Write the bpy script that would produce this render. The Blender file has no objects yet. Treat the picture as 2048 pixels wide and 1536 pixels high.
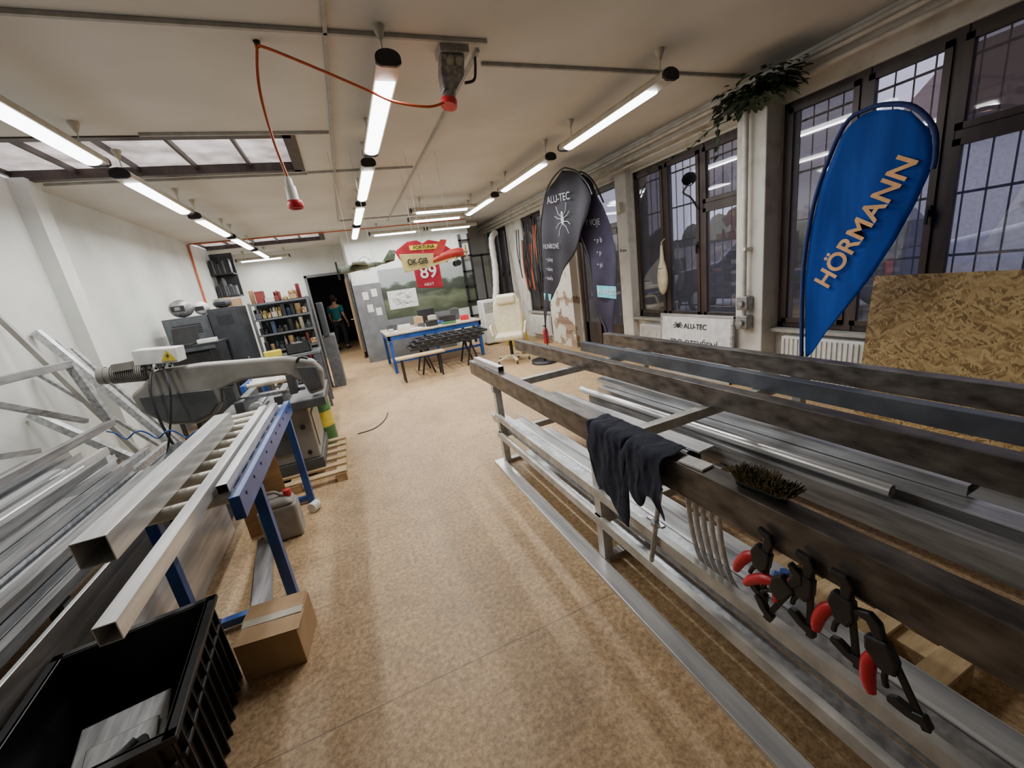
import bpy, math, random
from mathutils import Vector as V, Matrix, Euler
random.seed(7)
C=bpy.context.scene.collection
R=random.uniform
# ---------------------------------------------------------------- materials
def lin(c): return tuple(((x/255)/12.92 if x/255<=.04045 else ((x/255+.055)/1.055)**2.4) for x in c)
def new(name):
    m=bpy.data.materials.new(name); m.use_nodes=True; n=m.node_tree; n.nodes.clear()
    o=n.nodes.new('ShaderNodeOutputMaterial'); return m,n,o
def N(n,t,**k):
    x=n.nodes.new('ShaderNode'+t)
    for a,b in k.items(): setattr(x,a,b)
    return x
def mat(name,c,rough=.5,metal=0,c2=None,scale=12,bump=0,stretch=(1,1,1),detail=4,contrast=(.35,.65),coat=0,trl=0):
    m,n,o=new(name); c=lin(c); c2=lin(c2) if c2 else tuple(x*.78 for x in c)
    p=N(n,'BsdfPrincipled'); p.inputs['Roughness'].default_value=rough; p.inputs['Metallic'].default_value=metal
    p.inputs['Coat Weight'].default_value=coat
    tc=N(n,'TexCoord'); mp=N(n,'Mapping'); mp.inputs['Scale'].default_value=stretch
    nz=N(n,'TexNoise'); nz.inputs['Scale'].default_value=scale; nz.inputs['Detail'].default_value=detail
    cr=N(n,'ValToRGB'); cr.color_ramp.elements[0].position=contrast[0]; cr.color_ramp.elements[1].position=contrast[1]
    cr.color_ramp.elements[0].color=(*c2,1); cr.color_ramp.elements[1].color=(*c,1)
    L=n.links.new; L(tc.outputs['Object'],mp.inputs[0]); L(mp.outputs[0],nz.inputs['Vector']); L(nz.outputs['Fac'],cr.inputs[0]); L(cr.outputs[0],p.inputs['Base Color'])
    if bump:
        b=N(n,'Bump'); b.inputs['Strength'].default_value=bump; b.inputs['Distance'].default_value=.01
        L(nz.outputs['Fac'],b.inputs['Height']); L(b.outputs[0],p.inputs['Normal'])
    if trl:
        t=N(n,'BsdfTranslucent'); L(cr.outputs[0],t.inputs[0]); mx=N(n,'MixShader'); mx.inputs[0].default_value=trl
        L(p.outputs[0],mx.inputs[1]); L(t.outputs[0],mx.inputs[2]); L(mx.outputs[0],o.inputs[0])
    else: L(p.outputs[0],o.inputs[0])
    return m
def emis(name,c,s):
    m,n,o=new(name); e=N(n,'Emission'); e.inputs[0].default_value=(*c,1); e.inputs[1].default_value=s; n.links.new(e.outputs[0],o.inputs[0]); return m
def glass(name,tint,refl=.1,rough=.02,dif=0,dc=(.7,.7,.75)):
    m,n,o=new(name); t=N(n,'BsdfTransparent'); t.inputs[0].default_value=(*tint,1); g=N(n,'BsdfGlossy'); g.inputs['Roughness'].default_value=rough
    fr=N(n,'LayerWeight'); fr.inputs[0].default_value=.3; ma=N(n,'Math',operation='MULTIPLY_ADD'); ma.inputs[1].default_value=.5; ma.inputs[2].default_value=refl
    mx=N(n,'MixShader'); L=n.links.new; L(fr.outputs['Fresnel'],ma.inputs[0]); L(ma.outputs[0],mx.inputs[0]); 
    if dif:
        d=N(n,'BsdfDiffuse'); d.inputs[0].default_value=(*dc,1); tl=N(n,'BsdfTranslucent'); tl.inputs[0].default_value=(*dc,1); m3=N(n,'MixShader'); m3.inputs[0].default_value=.25; L(d.outputs[0],m3.inputs[1]); L(tl.outputs[0],m3.inputs[2])
        m2=N(n,'MixShader'); m2.inputs[0].default_value=dif
        L(t.outputs[0],m2.inputs[1]); L(m3.outputs[0],m2.inputs[2]); L(m2.outputs[0],mx.inputs[1])
    else: L(t.outputs[0],mx.inputs[1])
    L(g.outputs[0],mx.inputs[2]); L(mx.outputs[0],o.inputs[0]); return m

def floor_mat():
    m,n,o=new('floor_sheet'); L=n.links.new; p=N(n,'BsdfPrincipled'); tc=N(n,'TexCoord')
    n1=N(n,'TexNoise'); n1.inputs['Scale'].default_value=42; n1.inputs['Detail'].default_value=8; n1.inputs['Roughness'].default_value=.8
    n2=N(n,'TexNoise'); n2.inputs['Scale'].default_value=.8; n2.inputs['Detail'].default_value=6
    n3=N(n,'TexNoise'); n3.inputs['Scale'].default_value=6; n3.inputs['Detail'].default_value=7; n3.inputs['Roughness'].default_value=.72
    n4=N(n,'TexNoise'); n4.inputs['Scale'].default_value=3.1; n4.inputs['Detail'].default_value=3; n4.inputs['Roughness'].default_value=.6
    for k in (n1,n2,n3,n4): L(tc.outputs['Object'],k.inputs['Vector'])
    r1=N(n,'ValToRGB'); e=r1.color_ramp.elements; e[0].position=.36; e[0].color=(*lin((142,114,80)),1); e[1].position=.64; e[1].color=(*lin((222,192,148)),1)
    x=e.new(.5); x.color=(*lin((191,158,116)),1)
    L(n1.outputs['Fac'],r1.inputs[0])
    r2=N(n,'ValToRGB'); e=r2.color_ramp.elements; e[0].position=.36; e[0].color=(.72,.72,.74,1); e[1].position=.6; e[1].color=(1,1,1,1)
    L(n2.outputs['Fac'],r2.inputs[0])
    r3=N(n,'ValToRGB'); e=r3.color_ramp.elements; e[0].position=.34; e[0].color=(.6,.58,.56,1); e[1].position=.56; e[1].color=(1,1,1,1)
    L(n3.outputs['Fac'],r3.inputs[0])
    r4=N(n,'ValToRGB'); e=r4.color_ramp.elements; e[0].position=.70; e[0].color=(1,1,1,1); e[1].position=.735; e[1].color=(.55,.54,.54,1)
    L(n4.outputs['Fac'],r4.inputs[0])
    a=N(n,'MixRGB',blend_type='MULTIPLY'); a.inputs[0].default_value=.7; b=N(n,'MixRGB',blend_type='MULTIPLY'); b.inputs[0].default_value=.6; c4=N(n,'MixRGB',blend_type='MULTIPLY'); c4.inputs[0].default_value=.8
    L(r1.outputs[0],a.inputs[1]); L(r2.outputs[0],a.inputs[2]); L(a.outputs[0],b.inputs[1]); L(r3.outputs[0],b.inputs[2]); L(b.outputs[0],c4.inputs[1]); L(r4.outputs[0],c4.inputs[2])
    sp=N(n,'SeparateXYZ'); L(tc.outputs['Object'],sp.inputs[0]); last=c4.outputs[0]
    def seam(axis,pos,w):
        nonlocal last
        s=N(n,'Math',operation='SUBTRACT'); s.inputs[1].default_value=pos; L(sp.outputs[axis],s.inputs[0])
        ab=N(n,'Math',operation='ABSOLUTE'); L(s.outputs[0],ab.inputs[0]); lt=N(n,'Math',operation='LESS_THAN'); lt.inputs[1].default_value=w; L(ab.outputs[0],lt.inputs[0])
        mu=N(n,'Math',operation='MULTIPLY'); mu.inputs[1].default_value=.6; L(lt.outputs[0],mu.inputs[0])
        mx=N(n,'MixRGB'); mx.inputs[2].default_value=(.1,.06,.04,1); L(mu.outputs[0],mx.inputs[0]); L(last,mx.inputs[1]); last=mx.outputs[0]
    for pos in (-1.1,1.42,2.62,3.9,6.4,9): seam(1,pos-6.7,.0028)
    seam(0,2.3-.85,.0025)
    L(last,p.inputs['Base Color'])
    rr=N(n,'MapRange'); rr.inputs[3].default_value=.42; rr.inputs[4].default_value=.64; L(n3.outputs['Fac'],rr.inputs[0]); L(rr.outputs[0],p.inputs['Roughness'])
    bp=N(n,'Bump'); bp.inputs['Strength'].default_value=.05; L(n1.outputs['Fac'],bp.inputs['Height']); L(bp.outputs[0],p.inputs['Normal'])
    L(p.outputs[0],o.inputs[0]); return m
def osb_mat():
    m,n,o=new('strand_board'); L=n.links.new; p=N(n,'BsdfPrincipled'); p.inputs['Roughness'].default_value=.7; tc=N(n,'TexCoord')
    nz=N(n,'TexNoise'); nz.inputs['Scale'].default_value=9; L(tc.outputs['Object'],nz.inputs['Vector'])
    ad=N(n,'MixRGB',blend_type='ADD'); ad.inputs[0].default_value=.06; L(tc.outputs['Object'],ad.inputs[1]); L(nz.outputs['Color'],ad.inputs[2])
    outs=[]
    for rot,sc in (((.6,0,0),(1,14,70)),((-.6,0,0),(1,15,64)),((1.4,0,0),(1,18,80))):
        mp=N(n,'Mapping'); mp.vector_type='TEXTURE'; mp.inputs['Rotation'].default_value=rot; mp.inputs['Scale'].default_value=tuple(1/s for s in sc); L(ad.outputs[0],mp.inputs[0])
        vo=N(n,'TexVoronoi'); vo.inputs['Scale'].default_value=1; L(mp.outputs[0],vo.inputs['Vector']); outs.append(vo)
    th=N(n,'Math',operation='GREATER_THAN'); th.inputs[1].default_value=.5; se=N(n,'SeparateColor'); L(outs[2].outputs['Color'],se.inputs[0]); L(se.outputs[0],th.inputs[0])
    s1=N(n,'SeparateColor'); L(outs[0].outputs['Color'],s1.inputs[0]); s2=N(n,'SeparateColor'); L(outs[1].outputs['Color'],s2.inputs[0])
    mx=N(n,'MixRGB'); L(th.outputs[0],mx.inputs[0]); L(s1.outputs[0],mx.inputs[1]); L(s2.outputs[0],mx.inputs[2])
    r=N(n,'ValToRGB'); e=r.color_ramp.elements; e[0].position=.0; e[0].color=(*lin((122,98,60)),1); e[1].position=1; e[1].color=(*lin((208,182,130)),1)
    x=e.new(.3); x.color=(*lin((168,140,92)),1)
    L(mx.outputs[0],r.inputs[0]); L(r.outputs[0],p.inputs['Base Color']); L(p.outputs[0],o.inputs[0]); return m
def brick_mat():
    m,n,o=new('broken_plaster_brick'); L=n.links.new; p=N(n,'BsdfPrincipled'); p.inputs['Roughness'].default_value=.9; tc=N(n,'TexCoord')
    br=N(n,'TexBrick'); br.inputs['Scale'].default_value=5; br.inputs['Color1'].default_value=(*lin((128,100,84)),1); br.inputs['Color2'].default_value=(*lin((166,142,116)),1); br.inputs['Mortar'].default_value=(*lin((150,140,125)),1)
    mp=N(n,'Mapping'); mp.inputs['Rotation'].default_value=(math.pi/2,0,math.pi/2); L(tc.outputs['Object'],mp.inputs[0]); L(mp.outputs[0],br.inputs[0])
    nz=N(n,'TexNoise'); nz.inputs['Scale'].default_value=2.8; nz.inputs['Detail'].default_value=7; L(tc.outputs['Object'],nz.inputs['Vector'])
    r=N(n,'ValToRGB'); e=r.color_ramp.elements; e[0].position=.44; e[1].position=.48; L(nz.outputs['Fac'],r.inputs[0])
    mx=N(n,'MixRGB'); mx.inputs[2].default_value=(*lin((206,202,190)),1); L(r.outputs[0],mx.inputs[0]); L(br.outputs[0],mx.inputs[1]); L(mx.outputs[0],p.inputs['Base Color'])
    b=N(n,'Bump'); b.inputs['Strength'].default_value=.7; L(r.outputs[0],b.inputs['Height']); L(b.outputs[0],p.inputs['Normal']); L(p.outputs[0],o.inputs[0]); return m
def landscape_mat():
    m,n,o=new('landscape_print'); L=n.links.new; p=N(n,'BsdfPrincipled'); p.inputs['Roughness'].default_value=.4; tc=N(n,'TexCoord'); sp=N(n,'SeparateXYZ'); L(tc.outputs['Generated'],sp.inputs[0])
    nz=N(n,'TexNoise'); nz.inputs['Scale'].default_value=5; nz.inputs['Detail'].default_value=9; L(tc.outputs['Generated'],nz.inputs['Vector'])
    ma=N(n,'Math',operation='MULTIPLY_ADD'); ma.inputs[1].default_value=.6; L(nz.outputs['Fac'],ma.inputs[0]); L(sp.outputs[2],ma.inputs[2])
    r=N(n,'ValToRGB'); e=r.color_ramp.elements; e[0].position=.15; e[0].color=(*lin((44,48,40)),1); e[1].position=1.3; e[1].color=(*lin((150,156,154)),1)
    for q,c in ((.42,(72,80,60)),(.6,(104,112,88)),(.76,(50,58,47)),(.93,(66,74,64)),(.99,(126,134,130))):
        x=e.new(q); x.color=(*lin(c),1)
    L(ma.outputs[0],r.inputs[0]); L(r.outputs[0],p.inputs['Base Color']); L(p.outputs[0],o.inputs[0]); return m
M={}
M['floor']=floor_mat(); M['osb']=osb_mat(); M['brick']=brick_mat(); M['land']=landscape_mat()
M['wall']=mat('white_wall',(220,222,217),.85,c2=(198,201,196),scale=1.6,bump=.05,contrast=(.3,.7))
M['grime']=mat('grimy_white_plaster',(214,212,205),.85,c2=(184,180,171),scale=4,bump=.25,contrast=(.3,.5),detail=8)
M['ceil']=mat('ceiling_paint',(212,210,205),.9,c2=(196,194,188),scale=1.2,contrast=(.3,.7))
M['greyp']=mat('grey_panel',(116,118,121),.7,c2=(100,103,106),scale=5)
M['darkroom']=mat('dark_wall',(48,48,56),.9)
M['frame']=mat('brown_wood_frame',(70,56,51),.45,c2=(47,38,35),scale=9,stretch=(1,1,.2))
M['alu']=mat('aluminium',(206,207,209),.33,.6,c2=(160,162,165),scale=5,stretch=(6,.6,6))
M['alub']=mat('aluminium_bright',(230,230,230),.3,.5,c2=(188,190,192),scale=4,stretch=(6,.5,6))
M['alud']=mat('aluminium_dull',(164,164,164),.45,.4,c2=(118,118,119),scale=5,stretch=(6,.6,6))
M['galv']=mat('galvanised_steel',(196,200,205),.3,.65,c2=(152,156,162),scale=30)
M['steel']=mat('raw_dark_steel',(124,118,113),.36,.5,c2=(70,65,61),scale=7,stretch=(3,1.2,3),contrast=(.32,.7),detail=8)
M['steelb']=mat('blue_dark_steel',(106,112,122),.38,.5,c2=(80,85,94),scale=5)
M['weld']=mat('welded_grey_steel',(206,205,200),.42,.25,c2=(160,158,154),scale=8)
M['blue']=mat('blue_paint',(42,88,164),.4,c2=(30,66,132),scale=6)
M['roller']=mat('grey_roller',(212,207,192),.4,.1,c2=(172,168,154),scale=8)
M['black']=mat('black_plastic',(42,42,45),.42,c2=(30,30,33),scale=10)
M['blackm']=mat('black_metal',(46,46,48),.35,.4)
M['grille']=mat('weathered_grille_metal',(82,78,82),.6,.2)
M['red']=mat('red_plastic',(206,40,54),.38,c2=(180,30,42))
M['white']=mat('white_plastic',(226,226,222),.45,c2=(206,206,200))
M['cream']=mat('cream_leather',(226,216,184),.45,c2=(208,198,164),scale=18,bump=.2)
M['creamp']=mat('cream_plastic',(196,190,172),.5)
M['sawgrey']=mat('grey_machine_paint',(146,143,135),.42,c2=(120,118,111),scale=4)
M['sawdark']=mat('dark_machine_paint',(88,90,90),.5,c2=(66,68,69),scale=5)
M['yellow']=mat('yellow_paint',(220,198,64),.45)
M['green']=mat('green_paint',(72,122,70),.45)
M['card']=mat('cardboard',(188,156,118),.8,c2=(170,138,102),scale=6)
M['wood']=mat('pine_wood',(204,178,136),.65,c2=(172,144,104),scale=6,stretch=(1,8,8))
M['topw']=mat('worn_pale_table_top',(196,182,160),.5,c2=(168,152,130),scale=5)
M['doorw']=mat('tan_door_wood',(170,140,108),.6,c2=(144,116,88),scale=5)
M['can']=mat('grey_canister_plastic',(156,152,146),.5,c2=(138,134,128))
M['navy']=mat('navy_cloth',(44,48,66),.95,c2=(31,34,48),scale=30,bump=.3)
M['orange']=mat('orange_cable',(208,98,56),.5)
M['conduit']=mat('white_conduit',(168,166,160),.55)
M['pipe']=mat('painted_pipe',(214,212,204),.45,c2=(184,181,171),scale=6)
M['lock']=mat('grey_locker',(96,100,105),.45,.2,c2=(80,84,90))
M['lock2']=mat('dark_locker',(62,66,72),.45,.2)
M['shelfm']=mat('shelf_metal',(124,128,132),.4,.5)
M['dullred']=mat('dull_red_item',(130,52,50),.6); M['dullblue']=mat('dull_blue_item',(54,70,98),.6); M['dullyel']=mat('dull_yellow_item',(160,142,84),.6)
M['flagblue']=mat('blue_flag_cloth',(52,120,220),.75,c2=(38,96,196),scale=3,stretch=(1,3,.5),trl=.68)
M['flagedge']=mat('dark_blue_hem',(28,50,110),.8)
M['flagblk']=mat('black_flag_cloth',(48,47,56),.8,c2=(36,35,43),scale=2,trl=.25)
M['flagpur']=mat('violet_flag_cloth',(76,70,98),.8,c2=(54,50,70),scale=2,trl=.4)
M['lorange']=mat('orange_lettering',(255,206,148),.7,trl=.3)
M['lwhite']=mat('white_lettering',(225,228,235),.7)
M['lgrey']=mat('pale_grey_lettering',(156,158,168),.7)
M['cyan']=mat('cyan_print',(110,196,214),.7)
M['lblack']=mat('black_lettering',(30,30,32),.7)
M['lyellow']=mat('yellow_print',(232,204,60),.7)
M['jersey']=mat('red_jersey',(184,32,54),.8,c2=(148,22,42),scale=5,trl=.1)
M['yplane']=mat('yellow_model_skin',(226,206,134),.5)
M['rplane']=mat('red_model_skin',(194,54,46),.45)
M['camo']=mat('camouflage_skin',(116,128,112),.6,c2=(80,92,74),scale=8,contrast=(.48,.52))
M['camol']=mat('pale_grey_skin',(160,170,168),.6)
M['leaf']=mat('dark_green_leaf',(50,72,42),.45,c2=(28,44,26),scale=14)
M['board']=mat('white_board',(220,220,222),.4)
M['paper']=mat('paper',(226,226,222),.8)
M['rubber']=mat('tyre_rubber',(34,34,36),.8)
M['skin']=mat('skin',(196,148,122),.6)
M['teal']=mat('teal_shirt',(34,120,126),.85)
M['dpants']=mat('dark_trousers',(36,38,46),.9)
M['hair']=mat('brown_hair',(48,38,32),.9)
M['asph']=mat('asphalt',(140,140,142),.9)
M['house']=mat('pale_render',(206,204,206),.9)
M['roof']=mat('dull_roof_tiles',(138,116,110),.85,c2=(112,92,88),scale=20)
M['stone']=mat('grey_stone',(150,146,144),.9,c2=(112,108,106),scale=6)
M['hedge']=mat('hedge_green',(78,86,68),.9,c2=(50,58,44),scale=10)
M['cardk']=mat('dark_car_paint',(62,68,88),.25,.3,coat=.5)
M['carwh']=mat('white_car_paint',(216,217,224),.3,coat=.5)
M['carsi']=mat('silver_car_paint',(124,128,140),.3,.4,coat=.5)
M['carwin']=mat('dark_car_glass',(42,46,56),.1)
M['tail']=mat('red_tail_lamp',(170,50,50),.3)
M['bag']=mat('cream_cloth_bag',(208,200,172),.9,c2=(184,176,144),scale=10,bump=.3)
M['tarp']=mat('dark_grey_fabric',(82,86,88),.8,c2=(60,62,64),scale=10,bump=.4)
M['bristle']=mat('black_bristles',(46,43,38),.9,c2=(128,116,82),scale=14)
M['ply']=mat('plywood',(184,148,102),.7,c2=(162,124,82),scale=4,stretch=(1,1,5))
M['tube']=emis('lit_tube',(.96,.98,1.0),9)
M['glass']=glass('window_glass',(.55,.55,.61),.06,.02,.06,(.62,.62,.68))
M['glassd']=glass('dusty_window_glass',(.27,.26,.29),.08,.03,.14,(.46,.45,.48))
M['glasss']=mat('frosted_skylight',(232,226,220),.5,c2=(190,184,178),scale=4,trl=.85,detail=8)
# ---------------------------------------------------------------- builder
class B:
    def __init__(s): s.v=[];s.f=[];s.mi=[];s.sm=[];s.k=0
    def add(s,vs,fs,smooth=False):
        o=len(s.v); s.v+=[tuple(x) for x in vs]
        for f in fs: s.f.append(tuple(i+o for i in f)); s.mi.append(s.k); s.sm.append(smooth)
        return s
    def mtl(s,k): s.k=k; return s
    def box(s,x0,x1,y0,y1,z0,z1):
        return s.add([(x0,y0,z0),(x1,y0,z0),(x1,y1,z0),(x0,y1,z0),(x0,y0,z1),(x1,y0,z1),(x1,y1,z1),(x0,y1,z1)],[(3,2,1,0),(4,5,6,7),(0,1,5,4),(1,2,6,5),(2,3,7,6),(3,0,4,7)])
    def obox(s,c,sz,rot=(0,0,0)):
        m=Euler(rot).to_matrix(); c=V(c); vs=[]
        for z in(-1,1):
            for x,y in((-1,-1),(1,-1),(1,1),(-1,1)): vs.append(c+m@V((x*sz[0]/2,y*sz[1]/2,z*sz[2]/2)))
        return s.add(vs,[(3,2,1,0),(4,5,6,7),(0,1,5,4),(1,2,6,5),(2,3,7,6),(3,0,4,7)])
    def fr(s,p,q,up):
        d=(V(q)-V(p)).normalized(); u=V(up)
        if abs(d.dot(u))>.98: u=V((1,0,0)) if abs(d.x)<.9 else V((0,1,0))
        sd=d.cross(u).normalized(); u=sd.cross(d).normalized(); return d,sd,u
    def bar(s,p,q,w,h,up=(0,0,1)):
        d,a,u=s.fr(p,q,up); vs=[]
        for e in(V(p),V(q)):
            for i,j in((-1,-1),(1,-1),(1,1),(-1,1)): vs.append(e+a*i*w/2+u*j*h/2)
        return s.add(vs,[(0,1,2,3),(7,6,5,4),(0,4,5,1),(1,5,6,2),(2,6,7,3),(3,7,4,0)])
    def tube(s,p,q,w,h,t,up=(0,0,1)):
        d,a,u=s.fr(p,q,up); vs=[]
        for e in(V(p),V(q)):
            for k in(0,t):
                for i,j in((-1,-1),(1,-1),(1,1),(-1,1)): vs.append(e+a*i*(w/2-k)+u*j*(h/2-k))
        fs=[]
        for i in range(4):
            j=(i+1)%4; fs+=[(i,8+i,8+j,j),(4+i,4+j,12+j,12+i),(i,j,4+j,4+i),(8+i,12+i,12+j,8+j)]
        return s.add(vs,fs)
    def cyl(s,p,q,r,n=14,r2=None,caps=True):
        r2=r if r2 is None else r2; d,a,u=s.fr(p,q,(0,0,1)); vs=[]
        for e,k in((V(p),r),(V(q),r2)):
            for i in range(n): t=2*math.pi*i/n; vs.append(e+(a*math.cos(t)+u*math.sin(t))*k)
        s.add(vs,[(i,(i+1)%n,n+(i+1)%n,n+i) for i in range(n)],True)
        if caps: s.add(vs[:n],[tuple(range(n))[::-1]]); s.add(vs[n:],[tuple(range(n))])
        return s
    def ring(s,p,q,ro,ri,n=16):
        d,a,u=s.fr(p,q,(0,0,1)); vs=[]
        for e in(V(p),V(q)):
            for k in(ro,ri):
                for i in range(n): t=2*math.pi*i/n; vs.append(e+(a*math.cos(t)+u*math.sin(t))*k)
        fs=[]
        for i in range(n):
            j=(i+1)%n; fs+=[(i,j,2*n+j,2*n+i),(n+i,3*n+i,3*n+j,n+j),(i,n+i,n+j,j),(2*n+i,2*n+j,3*n+j,3*n+i)]
        return s.add(vs,fs)
    def pipe(s,pts,r,n=8,closed=False,smooth_pts=0):
        P=[V(p) for p in pts]
        if smooth_pts:
            Q=[]
            for i in range(len(P)-1):
                a=P[max(i-1,0)];b=P[i];c=P[i+1];d=P[min(i+2,len(P)-1)]
                for k in range(smooth_pts):
                    t=k/smooth_pts; Q.append(.5*((2*b)+(c-a)*t+(2*a-5*b+4*c-d)*t*t+(3*b-a-3*c+d)*t**3))
            Q.append(P[-1]); P=Q
        rs=r if isinstance(r,(list,tuple)) else [r]*len(P)
        if len(rs)!=len(P): rs=[rs[min(int(i*len(rs)/len(P)),len(rs)-1)] for i in range(len(P))]
        vs=[];u=None
        for i,p in enumerate(P):
            d=(P[min(i+1,len(P)-1)]-P[max(i-1,0)]).normalized()
            if u is None: u=V((0,0,1)) if abs(d.z)<.9 else V((1,0,0))
            a=d.cross(u).normalized(); u=a.cross(d).normalized()
            for k in range(n): t=2*math.pi*k/n; vs.append(p+(a*math.cos(t)+u*math.sin(t))*rs[i])
        m=len(P); fs=[(i*n+k,i*n+(k+1)%n,(i+1)*n+(k+1)%n,(i+1)*n+k) for i in range(m-1) for k in range(n)]
        s.add(vs,fs,True); s.add(vs[:n],[tuple(range(n))[::-1]]); s.add(vs[-n:],[tuple(range(n))]); return s
    def prism(s,poly,vec):
        n=len(poly); P=[V(p) for p in poly]; Q=[p+V(vec) for p in P]
        s.add(P+Q,[tuple(range(n))[::-1],tuple(range(n,2*n))]+[(i,(i+1)%n,n+(i+1)%n,n+i) for i in range(n)]); return s
    def lathe(s,prof,o,ax=(0,0,1),n=18):
        o=V(o);d,a,u=s.fr(o,o+V(ax),(0,0,1)); vs=[]
        for r,h in prof:
            for i in range(n): t=2*math.pi*i/n; vs.append(o+d*h+(a*math.cos(t)+u*math.sin(t))*max(r,.0001))
        m=len(prof); return s.add(vs,[(i*n+k,i*n+(k+1)%n,(i+1)*n+(k+1)%n,(i+1)*n+k) for i in range(m-1) for k in range(n)],True)
    def ball(s,c,r,rot=(0,0,0),n=14,m=9):
        if not isinstance(r,(tuple,list)): r=(r,r,r)
        mt=Euler(rot).to_matrix(); c=V(c); vs=[]
        for i in range(m+1):
            p=math.pi*i/m
            for k in range(n): t=2*math.pi*k/n; vs.append(c+mt@V((r[0]*math.sin(p)*math.cos(t),r[1]*math.sin(p)*math.sin(t),r[2]*math.cos(p))))
        return s.add(vs,[(i*n+k,(i+1)*n+k,(i+1)*n+(k+1)%n,i*n+(k+1)%n) for i in range(m) for k in range(n)],True)
    def make(s,name,mats,root=None,label=None,cat=None,group=None,bevel=0,seg=2,kind=None,sub=0,solid=0):
        me=bpy.data.meshes.new(name); off=V((0,0,0))
        if root is not None: off=V(root['_o']) if '_o' in root else V((0,0,0))
        elif s.v:
            xs,ys,zs=zip(*s.v); off=V(((min(xs)+max(xs))/2,(min(ys)+max(ys))/2,min(zs)))
        me.from_pydata([tuple(V(v)-off) for v in s.v],[],s.f)
        for p,k,sm in zip(me.polygons,s.mi,s.sm): p.material_index=k; p.use_smooth=sm
        for m in (mats if isinstance(mats,(list,tuple)) else [mats]): me.materials.append(M[m])
        me.validate(); ob=bpy.data.objects.new(name,me); C.objects.link(ob)
        if root is not None: ob.parent=root
        else: ob.location=off
        if label: ob['label']=label
        if cat: ob['category']=cat
        if group: ob['group']=group
        if kind: ob['kind']=kind
        if solid: q=ob.modifiers.new('s','SOLIDIFY'); q.thickness=solid
        if bevel: q=ob.modifiers.new('b','BEVEL'); q.width=bevel; q.segments=seg; q.limit_method='ANGLE'
        if sub: q=ob.modifiers.new('u','SUBSURF'); q.levels=sub; q.render_levels=sub
        ob['_o']=tuple(off)
        return ob
def T(name,label,cat,o=(0,0,0),group=None,loc=None,rot=None):
    e=bpy.data.objects.new(name,None); e.empty_display_size=.1; C.objects.link(e); e.location=loc if loc is not None else o
    e['_o']=tuple(o); e['label']=label; e['category']=cat
    if rot: e.rotation_euler=rot
    if group: e['group']=group
    return e
def dup(r,loc,rot=None,label=None):
    n=r.copy(); C.objects.link(n); n.location=loc
    if rot is not None: n.rotation_euler=rot
    if label: n['label']=label
    def rec(a,b):
        for ch in list(a.children):
            k=ch.copy(); C.objects.link(k); k.parent=b; rec(ch,k)
    rec(r,n); return n
def text(body,size,loc,xd,yd,m,root,name='lettering',align='CENTER',ext=.0008,sx=1,bold=0):
    cu=bpy.data.curves.new('t','FONT'); cu.body=body; cu.size=size; cu.align_x=align; cu.align_y='CENTER'; cu.extrude=ext; cu.offset=bold
    ob=bpy.data.objects.new('t',cu); C.objects.link(ob); dg=bpy.context.evaluated_depsgraph_get(); me=bpy.data.meshes.new_from_object(ob.evaluated_get(dg))
    bpy.data.objects.remove(ob); x=V(xd).normalized(); y=V(yd).normalized(); z=x.cross(y); off=V(root['_o'])
    for v in me.vertices: c=v.co; v.co=V(loc)+x*c.x*sx+y*c.y+z*c.z-off
    me.materials.clear(); me.materials.append(M[m])
    o=bpy.data.objects.new(name,me); C.objects.link(o); o.parent=root; o['_o']=tuple(off); return o
def S(b,name,mats,**k): return b.make(name,mats,kind='structure',**k)
H=3.1; XR=4.3; XL=-2.6
# ---------------------------------------------------------------- room shell
S(B().box(-2.9,4.6,-3.6,17,-.12,0),'floor','floor')
b=B()
for a in [(-2.8,-.1,-3.6,4.52),(-2.8,-.1,5.62,10.4),(-2.8,-.1,11.6,17),(-.1,4.6,-3.6,17)]: b.box(a[0],a[1],a[2],a[3],H,H+.1)
S(b,'ceiling','ceil')
for k,(y0,y1) in enumerate(((4.52,5.62),(10.4,11.6))):
    b=B(); x0,x1=-2.6,-.1; n=5
    for i in range(n+1): x=x0+(x1-x0)*i/n; b.box(x-.014,x+.014,y0,y1,H+.03,H+.075)
    b.box(x0,x1,y0-.03,y0+.05,H-.012,H+.08).box(x0,x1,y1-.05,y1+.03,H-.012,H+.08).box(x1-.07,x1+.04,y0-.03,y1+.03,H-.012,H+.08)
    b.mtl(1).box(x0,x1,y0,y1,H+.075,H+.08)
    S(b,'window_%d'%(6+k),['frame','glasss'])
S(B().box(-2.8,XL,-3.6,13.2,0,H),'wall_left','wall')
S(B().box(XL,XL+.13,5.5,5.72,0,H),'trim_1','wall')
S(B().box(-2.8,4.6,-3.8,-3.6,0,H),'wall_front','wall')
S(B().box(.3,3.3,10.4,10.6,0,H).box(.3,.45,10.6,13,0,H).box(3.15,3.3,10.6,12,0,H).box(3.15,4.5,12,12.2,0,H),'wall_back','wall')
S(B().box(XL,-.79,13,13.2,0,H).box(-.79,.22,13,13.2,2.3,H).box(.22,.45,13,13.2,0,H),'wall_far','wall')
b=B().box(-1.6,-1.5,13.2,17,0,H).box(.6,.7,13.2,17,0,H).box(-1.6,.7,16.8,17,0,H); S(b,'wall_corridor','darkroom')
S(B().box(-.86,-.79,12.95,13.22,0,2.36).box(.2,.27,12.95,13.22,0,2.36).box(-.86,.27,12.95,13.22,2.3,2.37),'trim_2','greyp')
d=T('door_1','tan wooden door standing open beside the corridor','door',(.2,12.9,0)); d['kind']='structure'
B().obox((.19,12.0,1.05),(.04,1.4,2.1)).make('door_leaf','doorw',d,bevel=.004)
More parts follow.
